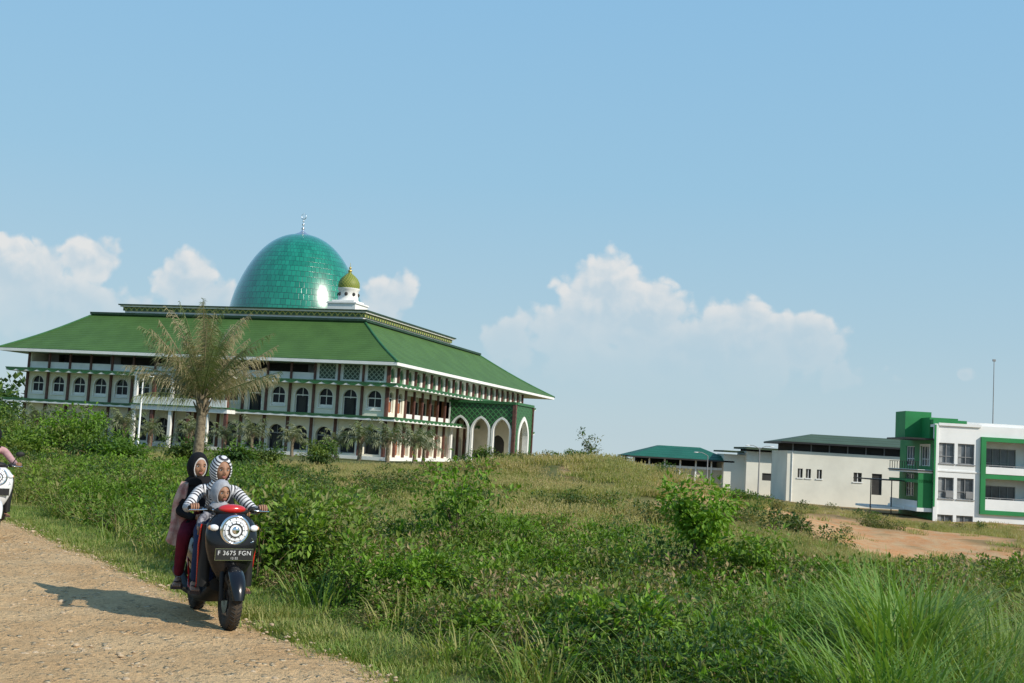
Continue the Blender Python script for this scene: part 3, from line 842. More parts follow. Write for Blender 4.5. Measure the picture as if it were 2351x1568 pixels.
facade(mb,BF,.35,4.3,-7.5,4.4,ops)
for (a,b,z0,z1) in ops:
    mb.tbox(BF,a+.05,a+.4,z0+.1,z1-.1,-.195,-.193,4); mb.tbox(BF,a-.08,b+.08,z0-.1,z0-.01,.0,.08,2)
    if z0<0: mb.tbox(BF,b-.72,b-.05,z0+.1,z0+.75,.02,.05,2)
mb.tbox(BF,0,.35,-7.5,4.4,-.3,.12,0); mb.tbox(BF,-.05,.12,-3.3,4.3,.12,.2,3)
mb.tbox(BF,.35,4.3,4.25,4.5,.0,.15,0); mb.tbox(BF,.35,4.3,-.02,.12,.0,.06,0)
mb.tbox(BF,4.3,24,3.4,4.4,-.3,0,0)
mb.tbox(BF,4.3,24,3.0,3.4,-.3,.25,3); mb.tbox(BF,4.3,4.75,-3.75,3.0,-.3,.25,3); mb.tbox(BF,4.75,24,-3.75,-3.35,-.3,.25,3)
mb.tbox(BF,4.3,24,-7.5,-3.75,-.3,0,0)
for zf in (-.35,-3.35):
    mb.tbox(BF,4.75,24,zf+.35 if zf>-1 else zf,zf+1.0,-.15,.2,0)
    mb.tbox(BF,4.76,24,zf+1.12,zf+1.18,-.02,.06,2)
    for k in range(16): mb.tbox(BF,5+k*1.2,5.05+k*1.2,zf+1.0,zf+1.12,-.02,.05,2)
    if zf>-1: mb.tbox(BF,4.75,24,zf-.1,zf+.35,-1.7,.16,3)
bk=[]
for z0,z1 in ((.3,2.4),(-3.2,-1.1)):
    for k in range(4): bk.append((5.4+k*4.6,8.3+k*4.6,z0,z1))
facade(mb,BF,4.75,24,-3.35,3.4,bk,.15,0,1,2,-1.7)
for k in range(1,4): mb.tbox(BF,4.6+k*4.7,4.8+k*4.7,-3.35,3.0,-1.69,-.05,0)
facade(mb,BL,0.0,10,-7.5,3.0,[(1.2,3.2,-2.6,-.4),(1.2,3.6,.4,2.3),(5.5,8,.4,2.3),(5.5,8,-2.6,-.4)],.15,3,1,0,.0)
for (a,b,z0,z1) in ((1.2,3.2,-2.6,-.4),(1.2,3.6,.4,2.3)):
    mb.tbox(BL,a-.2,b+.2,z1+.01,z1+.18,0,.06,0); mb.tbox(BL,a-.2,a-.01,z0,z1,0,.06,0); mb.tbox(BL,b+.01,b+.2,z0,z1,0,.06,0)
mb.box(.01,24,.31,10,4.1,4.35,0); mb.box(.02,24,9.8,10,-7.5,4.4,0); mb.box(23.8,24,0.3,9.8,-7.5,4.4,0)
mb.box(-1.4,0,.2,9,-.25,.05,0); mb.box(-1.5,0,.1,9,-.1,.0,5); mb.box(-1.4,-1.3,.25,8.9,.75,.8,5)
for k in range(12): mb.box(-1.38,-1.33,.3+k*.77,.35+k*.77,.05,.8,5)
mb.box(-1.4,0,.2,9,-3.85,-3.5,0); mb.box(-1.3,0,.25,.45,-3.5,-.25,3); mb.box(-1.35,0,.25,9,-1.2,-.9,3) 
mb.box(-1.2,-1.05,.3,9,-3.5,-2.9,0)
mb.box(-4.5,0,4,9.5,-3.9,-3.7,0); mb.box(-4.8,-.5,4,9.5,-1.2,-1.1,5)
for x in (-4.6,-2.6): mb.box(x,x+.08,4.1,4.18,-7,-1.2,5)
mb.box(-.02,3.1,.3,4,4.36,4.8,3); mb.box(-.06,2.6,1.2,5.5,3.0,5.0,3)
mb.box(-1.6,.9,3.6,6.6,2.9,5.6,3); mb.box(-2.6,0,.2,6,2.85,3.0,5)
mb.box(0.3,24,.35,.5,4.4,4.7,0)
mb.obj('walls_windows_balconies',RB)

WB_=empty('white_hall',(31.0,130,1.7),R(-2))
mb=MB([whc,wing,frameg,roofd,dark,wht,black])
facade(mb,BF,0,17,-8,1.3,[(1.2,1.75,-1.6,-.6),(2.1,2.65,-1.6,-.6),(3.3,3.85,-1.6,-.6),(7.3,8.2,-1.7,-.7),(9.3,10.4,-3.0,-.7)],.15,0,4,None)
for (a,b,z0,z1) in [(1.2,1.75,-1.6,-.6),(2.1,2.65,-1.6,-.6),(3.3,3.85,-1.6,-.6),(7.3,8.2,-1.7,-.7)]: mb.tbox(BF,a-.1,b+.1,z0-.12,z0-.01,0,.08,5); mb.tbox(BF,(a+b)/2-.03,(a+b)/2+.03,z0,z1,-.14,-.1,5)
mb.box(0,.2,.2,9,-8,1.3,0); mb.box(0,17,8.8,9,-8,1.3,0); mb.box(16.8,17,.01,8.8,-8,1.3,0)
mb.box(.6,17,.5,8.5,1.0,2.3,4)
for k in range(9): mb.box(.62+k*2,.74+k*2,.4,.5,1.0,2.1,2)
mb.add([(-.9,-.8,2.3),(17.6,-.8,2.3),(17.6,9.6,2.3),(-.9,9.6,2.3),(3.5,4.4,3.35),(14,4.4,3.35)],[(0,1,5,4),(1,2,5),(2,3,4,5),(3,0,4)],3)
mb.box(-.9,17.6,-.8,9.6,2.1,2.29,6)
mb.cyl((.55,-.06,-8),(.55,-.06,1.3),.05,.05,6,5)
mb.obj('hall',WB_)
W2=empty('white_annex',(0,0,1.7))
mb=MB([whc,wing,frameg,roofd,dark])
def bbox(x0,x1,y0,y1,z0,z1,ops):
    facade(mb,lambda s,z,d:(s,y0-d,z),x0,x1,z0,z1,ops,.15,0,4,None)
    mb.box(x0,x0+.2,y0+.01,y1,z0,z1,0); mb.box(x1-.2,x1,y0+.01,y1,z0,z1,0); mb.box(x0+.2,x1-.2,y1-.2,y1,z0,z1,0); mb.box(x0+.2,x1-.2,y0+.01,y1-.2,z1-.25,z1-.05,0)
bbox(29.8,34.0,146,152,-8,1.1,[(31.8,33.3,-2.4,-1.5)])
bbox(27.2,29.8,147,152,-8,.6,[])
mb.box(29.5,36.5,144.8,153,1.35,1.6,3); mb.box(26.9,29.5,146,153,.85,1.05,3); mb.box(30.2,36,146.5,152,1.05,1.35,4)
mb.obj('annex',W2)
PV=empty('green_roof_pavilion',(0,0,1.7))
mb=MB([roofe,whc,dark,mat('beige_wall',(.6,.53,.38),.8,.1,.5),wht])
ex=[(15.3,147),(28.5,147),(28.5,160),(15.3,160)]; ux=[(19.8,152),(25,152),(25,155),(19.8,155)]
for i in range(4):
    j=(i+1)%4; mb.quad((*ex[i],-.25),(*ex[j],-.25),(*ux[j],1.25),(*ux[i],1.25),0)
    mb.quad((*ex[i],-.45),(*ex[j],-.45),(*ex[j],-.25),(*ex[i],-.25),2)
mb.quad(*[(x,y,1.25) for x,y in ux],0)
for k in range(7):
    for yy in (148,158.5): x=16+k*1.95; mb.box(x,x+.18,yy,yy+.18,-8,-.3,4)
mb.box(16,28,148.3,148.5,-8,-1.2,3); mb.box(16,28,148.2,148.3,-1.5,-1.2,4); mb.box(17,28,155,155.3,-8,-.45,2)
mb.obj('pavilion',PV)
def lamp(name,x,y,h,arms,s=1):
    e=empty(name,W(x,y)); m_=MB([frameg,wht]); m_.tube([(0,0,-1),(0,0,h*.5),(0,0,h)],[.09*s,.07*s,.045*s],8,1 if not arms else 0)
    for a in arms:
        p=[(a*1.1*t,0,h+.35*math.sin(t*math.pi*.6)) for t in (0,.3,.6,1)]
        m_.tube(p,.035*s,6,0); m_.ell((a*1.25,0,h+.3),(.26,.09,.05),1,10,6)
    if not arms:
        m_.tube([(0,0,h),(.35,0,h+.12)],.03,6,0); m_.ell((.5,0,h+.12),(.22,.09,.05),1,10,6)
    m_.obj('post_arms_and_heads',e); return e
lamp('street_lamp',-22.4,72,5.4,(),.9)
def lampz(x,y,topz,arms): lamp('street_lamp',x,y,topz-H(x,y),arms)
lampz(26.0,121,2.9,(-1,1)); lampz(21.4,125,1.9,(-1,))
e=empty('radio_mast',(68,165,-3)); m_=MB([frameg]); m_.tube([(0,0,-3),(0,0,20.5)],[.1,.05],6,0); m_.box(-.2,.2,-.1,.1,20.5,20.8,0); m_.obj('mast_pole',e)

# ------------------------------------------------------------------ PEOPLE helpers
def eval_mesh(o):
    dg=bpy.context.evaluated_depsgraph_get(); dg.update()
    me=bpy.data.meshes.new_from_object(o.evaluated_get(dg)); 
    bpy.data.objects.remove(o); return me
def skin(name,V,Eg,root,mats,emat,parent,sub=2,flat=None):
    me=bpy.data.meshes.new(name); me.from_pydata([v[:3] for v in V],Eg and [e[:2] for e in Eg],[])
    o=bpy.data.objects.new(name,me); COL.objects.link(o)
    md=o.modifiers.new('Skin','SKIN'); md.use_smooth_shade=True; md.branch_smoothing=.6
    sv=me.skin_vertices[0].data
    for i,v in enumerate(V):
        r=v[3]; sv[i].radius=(r,r) if not isinstance(r,tuple) else r; sv[i].use_root=(i==root)
    s2=o.modifiers.new('Sub','SUBSURF'); s2.levels=sub; s2.render_levels=sub
    m2=eval_mesh(o); m2.materials.clear()
    for m in mats: m2.materials.append(m)
    P=[Vector(v[:3]) for v in V]
    at=m2.attributes.new('along','FLOAT','POINT')
    def near(c):
        best=None
        for k,e in enumerate(Eg):
            a,b=P[e[0]],P[e[1]]; d=b-a; t=max(0,min(1,(c-a).dot(d)/max(1e-9,d.length_squared)))
            q=(c-(a+d*t)).length-.3*(V[e[0]][3] if not isinstance(V[e[0]][3],tuple) else V[e[0]][3][0])
            if best is None or q<best[0]: best=(q,k,t)
        return best
    for p in m2.polygons:
        b=near(p.center); p.material_index=emat[b[1]]; p.use_smooth=True
    for v in m2.vertices:
        b=near(v.co); e=Eg[b[1]]; at.data[v.index].value=(e[2] if len(e)>2 else 0)+b[2]*(P[e[1]]-P[e[0]]).length
    o2=bpy.data.objects.new(name,m2); COL.objects.link(o2); o2.parent=parent; return o2
def cloth(name,c,c2=None,rough=.85,scale=20):
    return mat(name,c,rough,.12,scale,.15,0,.25,0,c2)
def stripes():
    m,nt,b=newmat('striped_knit')
    a=nt.nodes.new('ShaderNodeAttribute'); a.attribute_name='along'
    f=mth(nt,'FRACT',mth(nt,'MULTIPLY',a.outputs['Fac'],34)); f=sstep(nt,f,.5,.58)
    nt.links.new(mixrgb(nt,f,(.62,.62,.63),(.035,.035,.045)),b.inputs['Base Color']); b.inputs['Roughness'].default_value=.9
    bump(nt,b,noisen(nt,objco(nt),16,4),.5,.02)
    return m
def stripes_hood():
    m,nt,b=newmat('striped_hood')
    co=objco(nt); sx=nt.nodes.new('ShaderNodeSeparateXYZ'); nt.links.new(co,sx.inputs[0])
    h=mth(nt,'ADD',sx.outputs[2],mth(nt,'MULTIPLY',sx.outputs[1],.4))
    f=sstep(nt,mth(nt,'FRACT',mth(nt,'MULTIPLY',h,38)),.5,.58)
    nt.links.new(mixrgb(nt,f,(.62,.62,.63),(.035,.035,.045)),b.inputs['Base Color']); b.inputs['Roughness'].default_value=.9
    return m
skinm=mat('skin_brown',(.36,.19,.115),.55,.1,8,.35); 
lip=mat('lips',(.28,.09,.075),.5,.1,8); hairm=mat('black_hair',(.012,.01,.01),.5,.1,8)
eyew=mat('eye_white',(.6,.58,.55),.3,.02,8); eyed=mat('eye_iris',(.015,.01,.008),.2,.02,8)
def head(parent,c,s,rz=0,rx=0,name='head'):
    e=empty(name,c,rz,parent); e.rotation_euler=(rx,0,rz)
    mb=MB([skinm,lip,hairm,eyew,eyed])
    nu,nv=40,30; vs=[];fs=[]
    def g(x,z,cx,cz,sx,sz): return math.exp(-((x-cx)/sx)**2-((z-cz)/sz)**2)
    for j in range(nv+1):
        ph=math.pi*j/nv
        for i in range(nu):
            th=2*math.pi*i/nu; x,y,z=math.sin(ph)*math.cos(th),math.sin(ph)*math.sin(th),math.cos(ph)
            X=x*.073;Y=y*.092;Z=z*.112
            if z<0: k=1-.32*(-z)**1.5; X*=k; Y*=(1-.12*(-z)) if y>0 else (1-.45*(-z))
            if y>0:
                Y+=.024*g(x,z,0,-.12,.13,.14)+.012*g(x,z,0,.08,.1,.22)-.011*(g(x,z,.38,.07,.2,.13)+g(x,z,-.38,.07,.2,.13))
                Y+=.006*g(x,z,0,.28,.6,.1)+.009*g(x,z,0,-.47,.26,.09)-.004*g(x,z,0,-.6,.2,.05)+.009*g(x,z,0,-.8,.25,.14)
                Y+=.004*(g(x,z,.5,-.25,.22,.2)+g(x,z,-.5,-.25,.22,.2))
            vs.append((X*s,Y*s,Z*s))
    for j in range(nv):
        for i in range(nu): fs.append((j*nu+i,(j+1)*nu+i,(j+1)*nu+(i+1)%nu,j*nu+(i+1)%nu))
    mb.add(vs,fs,0,True)
    for q in (-1,1):
        mb.ell((q*.029*s,.074*s,.008*s),(.0135*s,.010*s,.0075*s),3,12,8)
        mb.ell((q*.029*s,.0815*s,.008*s),(.0068*s,.004*s,.0068*s),4,10,8)
        mb.tube([(q*.044*s,.073*s,.026*s),(q*.03*s,.084*s,.032*s),(q*.014*s,.088*s,.028*s)],[.0022*s,.0038*s,.002*s],6,2)
        mb.tube([(q*.042*s,.074*s,.013*s),(q*.03*s,.084*s,.0165*s),(q*.017*s,.083*s,.012*s)],[.002*s]*3,6,2)
        mb.ell((q*.009*s,.098*s,-.024*s),(.007*s,.008*s,.006*s),0,8,6)
        mb.ell((q*.072*s,-.003*s,-.005*s),(.008*s,.018*s,.03*s),0,10,8)
    mb.ell((0,.091*s,-.049*s),(.024*s,.007*s,.0045*s),1,14,6); mb.ell((0,.090*s,-.057*s),(.019*s,.007*s,.005*s),1,14,6)
    mb.obj('face',e); return e
def hood(parent,mats,s,r=(.1,.118,.138),op=(.62,.74),cz=.0,name='hood',mi=0,oz=-.08,cy=-.012,collar=None):
    mb=MB(mats); NA,NR=44,20; rings=[]
    for j in range(NR+1):
        t=j/NR; ring=[]
        for i in range(NA):
            a=2*math.pi*i/NA
            rx_,rz_=op[0]*math.cos(a),oz+op[1]*math.sin(a)
            q=min(.97,math.hypot(rx_,rz_)); ry_=math.sqrt(max(0,1-q*q)); rim=Vector((rx_,ry_,rz_)).normalized()
            back=Vector((0,-1,0)); dot=max(-1,min(1,rim.dot(back))); om_=math.acos(dot)
            d=(rim*math.sin((1-t*.985)*om_)+back*math.sin(t*.985*om_))/math.sin(om_)
            w=1+.045*noise.noise(d*3+Vector((3,1,0)))+.02*noise.noise(d*8)
            if j==0: w*=.97
            if d.z>.5: w*=1+.05*(d.z-.5)
            ring.append((d.x*r[0]*s*w,(d.y*r[1]+cy)*s*w,(d.z*r[2]+cz)*s*w))
        rings.append(ring)
    mb.loft(rings,mi,False); o=mb.obj(name,parent)
    so=o.modifiers.new('solid','SOLIDIFY'); so.thickness=.009; so.offset=0
    su=o.modifiers.new('sub','SUBSURF'); su.levels=1; su.render_levels=1
    if collar:
        mb=MB(mats); rings=[]
        for k,(z,rr,ry,yy) in enumerate(collar):
            rings.append([(rr*s*math.cos(a)*(1+.07*math.sin(3*a+k)),yy*s+ry*s*math.sin(a)*(1+.06*math.sin(4*a)),z*s+.006*math.sin(5*a+k)) for a in [2*math.pi*q/26 for q in range(26)]])
        mb.loft(rings,mi,False); mb.obj(name+'_folds',parent)
    return o
def hand(parent,grip,side,elbow,name,m=skinm):
    g=Vector(grip); P=Vector(elbow)
    V=[(P.x,P.y,P.z,.026),(g.x,g.y-.085,g.z+.012,.02),(g.x,g.y-.055,g.z+.022,(.030,.017)),(g.x,g.y-.02,g.z+.03,(.034,.014))]
    skin(name+'_palm',V,[(0,1),(1,2),(2,3)],0,[m],[0,0,0],parent,2)
    for k,(dx,L) in enumerate(((-.028,1.0),(-.009,1.1),(.010,1.05),(.028,.85))):
        x=g.x+dx
        V=[(x*1.0,g.y-.03,g.z+.03,.0095),(x,g.y+.002,g.z+.036*L,.0092),(x,g.y+.03*L,g.z+.016,.0085),(x,g.y+.026*L,g.z-.016,.008),(x,g.y+.003,g.z-.027,.007)]
        skin(name+'_finger_%d'%(k+1),V,[(i,i+1) for i in range(4)],0,[m],[0]*4,parent,1)
    sx=-side
    V=[(g.x+sx*.02,g.y-.055,g.z+.012,.011),(g.x+sx*.042,g.y-.03,g.z-.008,.0105),(g.x+sx*.04,g.y-.004,g.z-.024,.009),(g.x+sx*.03,g.y+.014,g.z-.028,.008)]
    skin(name+'_thumb',V,[(0,1),(1,2),(2,3)],0,[m],[0]*3,parent,1)
def foot(parent,p,yaw,name,sole):
    mb=MB([skinm,sole]); Rz=Matrix.Rotation(yaw,3,'Z'); P=Vector(p)
    def t(v): return tuple(P+Rz@Vector(v))
    rings=[]
    for y,w,zt,zb in ((-.07,.022,.05,.012),(-.045,.032,.075,.008),(0,.034,.075,.01),(.06,.040,.048,.01),(.11,.044,.03,.01),(.135,.036,.024,.01)):
        rings.append([t((w*math.cos(a),y,(zt+zb)/2+(zt-zb)/2*math.sin(a))) for a in [2*math.pi*k/12 for k in range(12)]])
    mb.loft(rings,0)
    for k,(x,l) in enumerate(((-.03,.03),(-.013,.028),(.002,.025),(.016,.021),(.029,.016))):
        mb.tube([t((x,.125,.018)),t((x,.14+l*.5,.018)),t((x,.145+l,.012))],[.010 if k else .013,.009 if k else .012,.006],6,0)
    mb.loft([[t((x*1.1,y,z)) for x,y in ((-.03,-.085),(.03,-.085),(.042,.0),(.05,.1),(.04,.175),(-.04,.18),(-.046,.1),(-.036,0))] for z in (-.012,.009)],1,True,False)
    mb.tube([t((-.042,.05,.01)),t((-.02,.07,.05)),t((.0,.1,.045)),t((.022,.07,.045)),t((.046,.05,.01))],.007,6,1)
    mb.obj(name,parent)

# ------------------------------------------------------------------ SCOOTER
paint_b=mat('black_gloss_paint',(.008,.008,.010),.22,.1,2,.35,0,0,.25)
paint_w=mat('white_gloss_paint',(.7,.7,.7),.2,.05,2,.6,0,0,.6)
paint_r=mat('red_gloss_paint',(.55,.02,.015),.2,.1,2,.6,0,0,.6)
plast=mat('black_plastic',(.015,.015,.015),.6,.1,6,.3)
tyre=mat('tyre_rubber',(.07,.055,.042),.9,.3,10,.2,0,.4)
chrome=mat('chrome',(.8,.8,.82),.12,.03,2,.5,1)
lens=mat('headlamp_lens',(.85,.87,.9),.08,.03,3,.7,0,0,1)
amber=mat('signal_lens',(.75,.42,.22),.15,.1,3,.6)
seatm=mat('seat_vinyl',(.03,.022,.02),.5,.2,8,.4,0,.2)
platem=mat('plate_black',(.012,.012,.012),.5,.05,5)
platew=mat('plate_letters',(.6,.6,.6),.5,.02,5)
def scooter(name,loc,rz,body,accent,plate):
    e=empty(name,loc,rz)
    yw=.6
    mb=MB([tyre,chrome,plast])
    for y in (yw,-.62):
        mb.torus((0,y,.245),.185,.06,'x',0,40,12,.95)
        mb.torus((0,y,.245),.135,.014,'x',1 if y<0 else 2,32,8)
        for k in range(5):
            a=k*2*math.pi/5; mb.tube([(0,y,.245),(.0,y+.135*math.cos(a),.245+.135*math.sin(a))],[.022,.013],6,2)
        mb.cyl((-.05,y,.245),(.05,y,.245),.035,.035,12,1)
        for k in range(40):
            a=k*math.pi/20
            for sx in (-1,1):
                mb.tube([(sx*.008,y+.2445*math.cos(a),.245+.2445*math.sin(a)),(sx*.045,y+.232*math.cos(a+.09),.245+.232*math.sin(a+.09))],.0045,4,2)
    mb.cyl((.045,yw,.245),(.05,yw,.245),.1,.1,20,1)
    for sx in (-1,1):
        mb.tube([(sx*.075,yw,.25),(sx*.075,yw-.03,.42),(sx*.06,.47,.6)],[.018,.022,.024],8,2)
    mb.obj('wheels_and_fork',e)
    mb=MB([body,accent,plast,chrome,lens,amber,seatm,platem])
    def sec(z,yc,hw,df,db,n=28,p=.75):
        out=[]
        for k in range(n):
            a=2*math.pi*k/n; c,s_=math.cos(a),math.sin(a)
            out.append((hw*math.copysign(abs(c)**p,c),yc+(df if s_>0 else db)*math.copysign(abs(s_)**.9,s_),z))
        return out
    mb.loft([sec(*q) for q in ((.37,.455,.06,.04,.03),(.42,.47,.11,.06,.045),(.50,.485,.155,.085,.05),(.58,.49,.19,.10,.05),(.68,.485,.215,.115,.05),(.78,.465,.222,.125,.05),(.86,.44,.21,.125,.05),(.92,.415,.17,.11,.05),(.96,.40,.12,.08,.05))],0)
    for sx in (-1,1):
        mb.loft([[ (sx*(.15+dx),yy,z) for dx,yy in ((0,.43),(.06,.42),(.085,.36),(.07,.34),(0,.38))] for z,k in ((.34,0),(.5,0),(.7,0),(.86,0))],2)
        mb.tube([(sx*.235,.37,.86),(sx*.245,.36,.68),(sx*.235,.34,.5),(sx*.215,.27,.34),(sx*.2,.12,.27),(sx*.2,-.1,.28),(sx*.18,-.22,.38),(sx*.16,-.4,.5)],.008,6,1)
    rings=[]
    for k in range(15):
        a=R(8+k*150/14); w=.075*(.55+.45*math.sin(math.pi*min(1,(k+1)/10)))
        ring=[]
        for x,rr in ((-w,.245),(-w*.8,.285),(-w*.35,.303),(w*.35,.303),(w*.8,.285),(w,.245),(w*.7,.27),(0,.285),(-w*.7,.27)):
            ring.append((x,yw+rr*math.cos(a),.245+rr*math.sin(a)))
        rings.append(ring)
    mb.loft(rings,0)
    hc=(0,.585,.83)
    mb.torus(hc,.112,.016,'y',3,40,10); mb.torus((0,.6,.83),.082,.008,'y',4,36,8)
    mb.ell((0,.578,.83),(.112,.035,.112),4,28,14)
    mb.torus((0,.614,.83),.055,.005,'y',2,32,6); mb.ell((0,.605,.83),(.035,.016,.035),3,18,10)
    for k in range(12):
        a=k*math.pi/6; mb.tube([(.06*math.cos(a),.612,.83+.06*math.sin(a)),(.1*math.cos(a),.597,.83+.1*math.sin(a))],.0025,4,2)
    for sx in (-1,1):
        mb.ell((sx*.17,.545,.845),(.042,.028,.028),4,14,8,Matrix.Rotation(-sx*.5,3,'Z')); mb.ell((sx*.195,.53,.845),(.024,.026,.02),5,12,8)
    mb.box(-.155,.155,.612,.618,.585,.675,7); mb.box(-.16,.16,.606,.612,.58,.68,3)
    mb.box(-.05,.05,.56,.608,.6,.66,2)
    mb.tube([(-.15,.565,.765),(-.172,.558,.735),(-.14,.575,.725)],.006,5,3)
    mb.tube([(-.34,.30,.99),(-.24,.345,.985),(-.1,.37,.975),(.1,.37,.975),(.24,.345,.985),(.34,.30,.99)],.012,8,3)
    for sx in (-1,1):
        mb.tube([(sx*.345,.298,.99),(sx*.23,.348,.985)],.0185,10,2)
        mb.tube([(sx*.2,.385,.985),(sx*.26,.39,.98),(sx*.345,.345,.975)],[.008,.006,.006],6,3)
        mb.ell((sx*.19,.365,.99),(.04,.03,.028),2,12,8)
        mb.tube([(sx*.12,.4,.94),(sx*.16,.44,1.0),(sx*.19,.39,1.0)],.005,5,2)
    mb.ell((0,.40,.975),(.15,.07,.045),2,20,10); mb.ell((0,.425,.995),(.12,.06,.042),1,20,10)
    mb.ell((0,.37,1.01),(.07,.05,.02),2,16,8)
    def secy(y,hw,z0,z1,n=20):
        return [(hw*math.copysign(abs(math.cos(a))**.7,math.cos(a)),y,(z0+z1)/2+(z1-z0)/2*math.copysign(abs(math.sin(a))**.7,math.sin(a))) for a in [2*math.pi*k/n for k in range(n)]]
    mb.loft([secy(*q) for q in ((.42,.14,.3,.42),(.3,.19,.2,.30),(.1,.2,.17,.27),(-.12,.2,.17,.28),(-.24,.16,.2,.4))],2)
    mb.loft([secy(*q) for q in ((-.1,.09,.28,.6),(-.2,.14,.3,.68),(-.4,.165,.34,.7),(-.62,.16,.42,.72),(-.8,.12,.52,.74),(-.93,.05,.62,.73))],0)
    mb.loft([secy(*q) for q in ((-.04,.07,.64,.69),(-.12,.12,.66,.73),(-.35,.14,.66,.74),(-.5,.145,.67,.76),(-.75,.13,.69,.79),(-.88,.07,.71,.78))],6)
    mb.ell((0,-.93,.66),(.08,.03,.04),1,12,8)
    mb.tube([(.13,-.2,.2),(.15,-.45,.24),(.15,-.85,.34)],[.03,.055,.05],10,2); mb.ell((0,-.45,.3),(.12,.2,.1),2,14,8)
    mb.tube([(-.08,-.6,.3),(-.09,-.72,.6)],.025,8,1)
    mb.tube([(-.24,-.3,.24),(.24,-.3,.24)],.012,6,3)
    mb.loft([[ (x,-.62+rr*math.cos(a),.245+rr*math.sin(a)) for x,rr in ((-.07,.27),(.07,.27),(.07,.285),(-.07,.285))] for a in [R(60+k*14) for k in range(9)]],2)
    if not plate:
        for sx in (-1,1):
            mb.tube([(sx*.2,.36,1.0),(sx*.27,.36,1.12)],.007,6,2); mb.ell((sx*.3,.36,1.15),(.06,.015,.038),2,14,8)
    mb.obj('body_and_fittings',e)
    if plate:
        for txt,z,sz in ((plate[0],.626,.052),(plate[1],.592,.026)):
            cu=bpy.data.curves.new('plate_text','FONT'); cu.body=txt; cu.size=sz; cu.align_x='CENTER'; cu.extrude=.001; cu.space_character=1.1
            cu.materials.append(platew); t=bpy.data.objects.new('plate_text',cu); COL.objects.link(t); t.parent=e
            t.location=(0,.6205,z); t.rotation_euler=(R(90),0,R(180))
    return e
SC_LOC=(-2.50,10.53,.035); SC_R=R(207)
scooter('motor_scooter',SC_LOC,SC_R,paint_b,paint_r,('F 3675 FGN','12·22'))
L2=(-7.3,16.9,.04)
scooter('motor_scooter',L2,R(212),paint_w,plast,None)

striped=stripes(); striph=stripes_hood(); jeans=cloth('blue_jeans',(.025,.04,.10)); maroon=cloth('maroon_trousers',(.13,.012,.025))
blackc=cloth('black_cloth',(.012,.012,.014)); greyc=cloth('grey_cloth',(.38,.39,.42)); whitec=cloth('white_cloth',(.6,.6,.6))
scarf=cloth('cream_pink_scarf',(.55,.40,.34),(.40,.18,.16),.9,14); pink=cloth('dusty_pink_cloth',(.5,.3,.3)); sole=mat('sandal',(.05,.03,.025),.7,.1,10)
def astride(name,e,py,pz,chest,neck,hip,knee,ank,sh,elb,wr,mt,top,leg,slv=None,r=1.0,skn=2):
    slv=top if slv is None else slv
    V=[(0,py,pz,.125*r),(0,(py+chest[1])/2,(pz+chest[2])/2,(.118*r)),(chest[0],chest[1],chest[2],.125*r),(neck[0],neck[1],neck[2]-.03,.07*r),(neck[0],neck[1]+.01,neck[2]+.05,.045*r)]
    Eg=[(0,1,0),(1,2,.12),(2,3,.25),(3,4,.33)]; em=[top,top,top,skn]
    for s in (1,-1):
        S=sh[s]; E_=elb[s]; W_=wr[s]; b=len(V)
        V+= [(S[0],S[1],S[2],.06*r),((S[0]+E_[0])/2,(S[1]+E_[1])/2,(S[2]+E_[2])/2,.052*r),(E_[0],E_[1],E_[2],.044*r),(W_[0],W_[1],W_[2],.031*r)]
        Eg+=[(3,b,.3),(b,b+1,0),(b+1,b+2,.1),(b+2,b+3,.2)]; em+=[top,slv,slv,slv]
        Hp=hip[s];K=knee[s];A_=ank[s]; b=len(V)
        V+= [(Hp[0],Hp[1],Hp[2],.098*r),((Hp[0]+K[0])/2,(Hp[1]+K[1])/2,(Hp[2]+K[2])/2+.01,.086*r),(K[0],K[1],K[2],.066*r),((K[0]+A_[0])/2,(K[1]+A_[1])/2-.01,(K[2]+A_[2])/2,.056*r),(A_[0],A_[1],A_[2],.043*r)]
        Eg+=[(0,b,0),(b,b+1,0),(b+1,b+2,.1),(b+2,b+3,.2),(b+3,b+4,.3)]; em+=[leg]*5
    return skin(name,V,Eg,0,mt,em,e,2)
def sy(x,y,z): return {1:(x,y,z),-1:(-x,y,z)}
D=empty('scooter_driver',SC_LOC,SC_R)
astride('body',D,-.2,.80,(0,-.15,1.03),(0,-.115,1.17),sy(.09,-.17,.78),{1:(.19,.2,.70),-1:(-.18,.2,.70)},{1:(.19,.10,.33),-1:(-.17,.12,.33)},
        sy(.155,-.13,1.12),{1:(.30,.02,.965),-1:(-.30,.04,.96)},{1:(.30,.21,.985),-1:(-.30,.22,.985)},[striped,jeans,skinm],0,1)
hand(D,(.295,.318,.99),1,(.30,.19,.985),'right_hand'); hand(D,(-.295,.318,.99),-1,(-.30,.20,.985),'left_hand')
foot(D,(.2,.12,.275),-.15,'right_foot',sole); foot(D,(-.18,.14,.275),.15,'left_foot',sole)
CO=((-.075,.062,.07,-.01),(-.11,.078,.085,-.015),(-.145,.098,.098,-.02),(-.17,.12,.10,-.03))
h1=head(D,(0,-.065,1.305),1.0,R(8),R(-4)); hood(h1,[striph],1.0,(.092,.116,.126),(.70,.78),collar=CO)
Pg=empty('scooter_passenger',SC_LOC,SC_R)
astride('body',Pg,-.58,.83,(.03,-.53,1.05),(.06,-.5,1.17),sy(.1,-.55,.8),{1:(.25,-.22,.70),-1:(-.24,-.22,.7)},{1:(.245,-.34,.33),-1:(-.24,-.34,.33)},
        sy(.16,-.52,1.10),{1:(.27,-.42,.90),-1:(-.2,-.36,.92)},{1:(.15,-.25,.86),-1:(-.12,-.26,.86)},[blackc,maroon,skinm],0,1)
foot(Pg,(.25,-.32,.255),-.25,'right_foot',sole); foot(Pg,(-.24,-.32,.255),.2,'left_foot',sole)
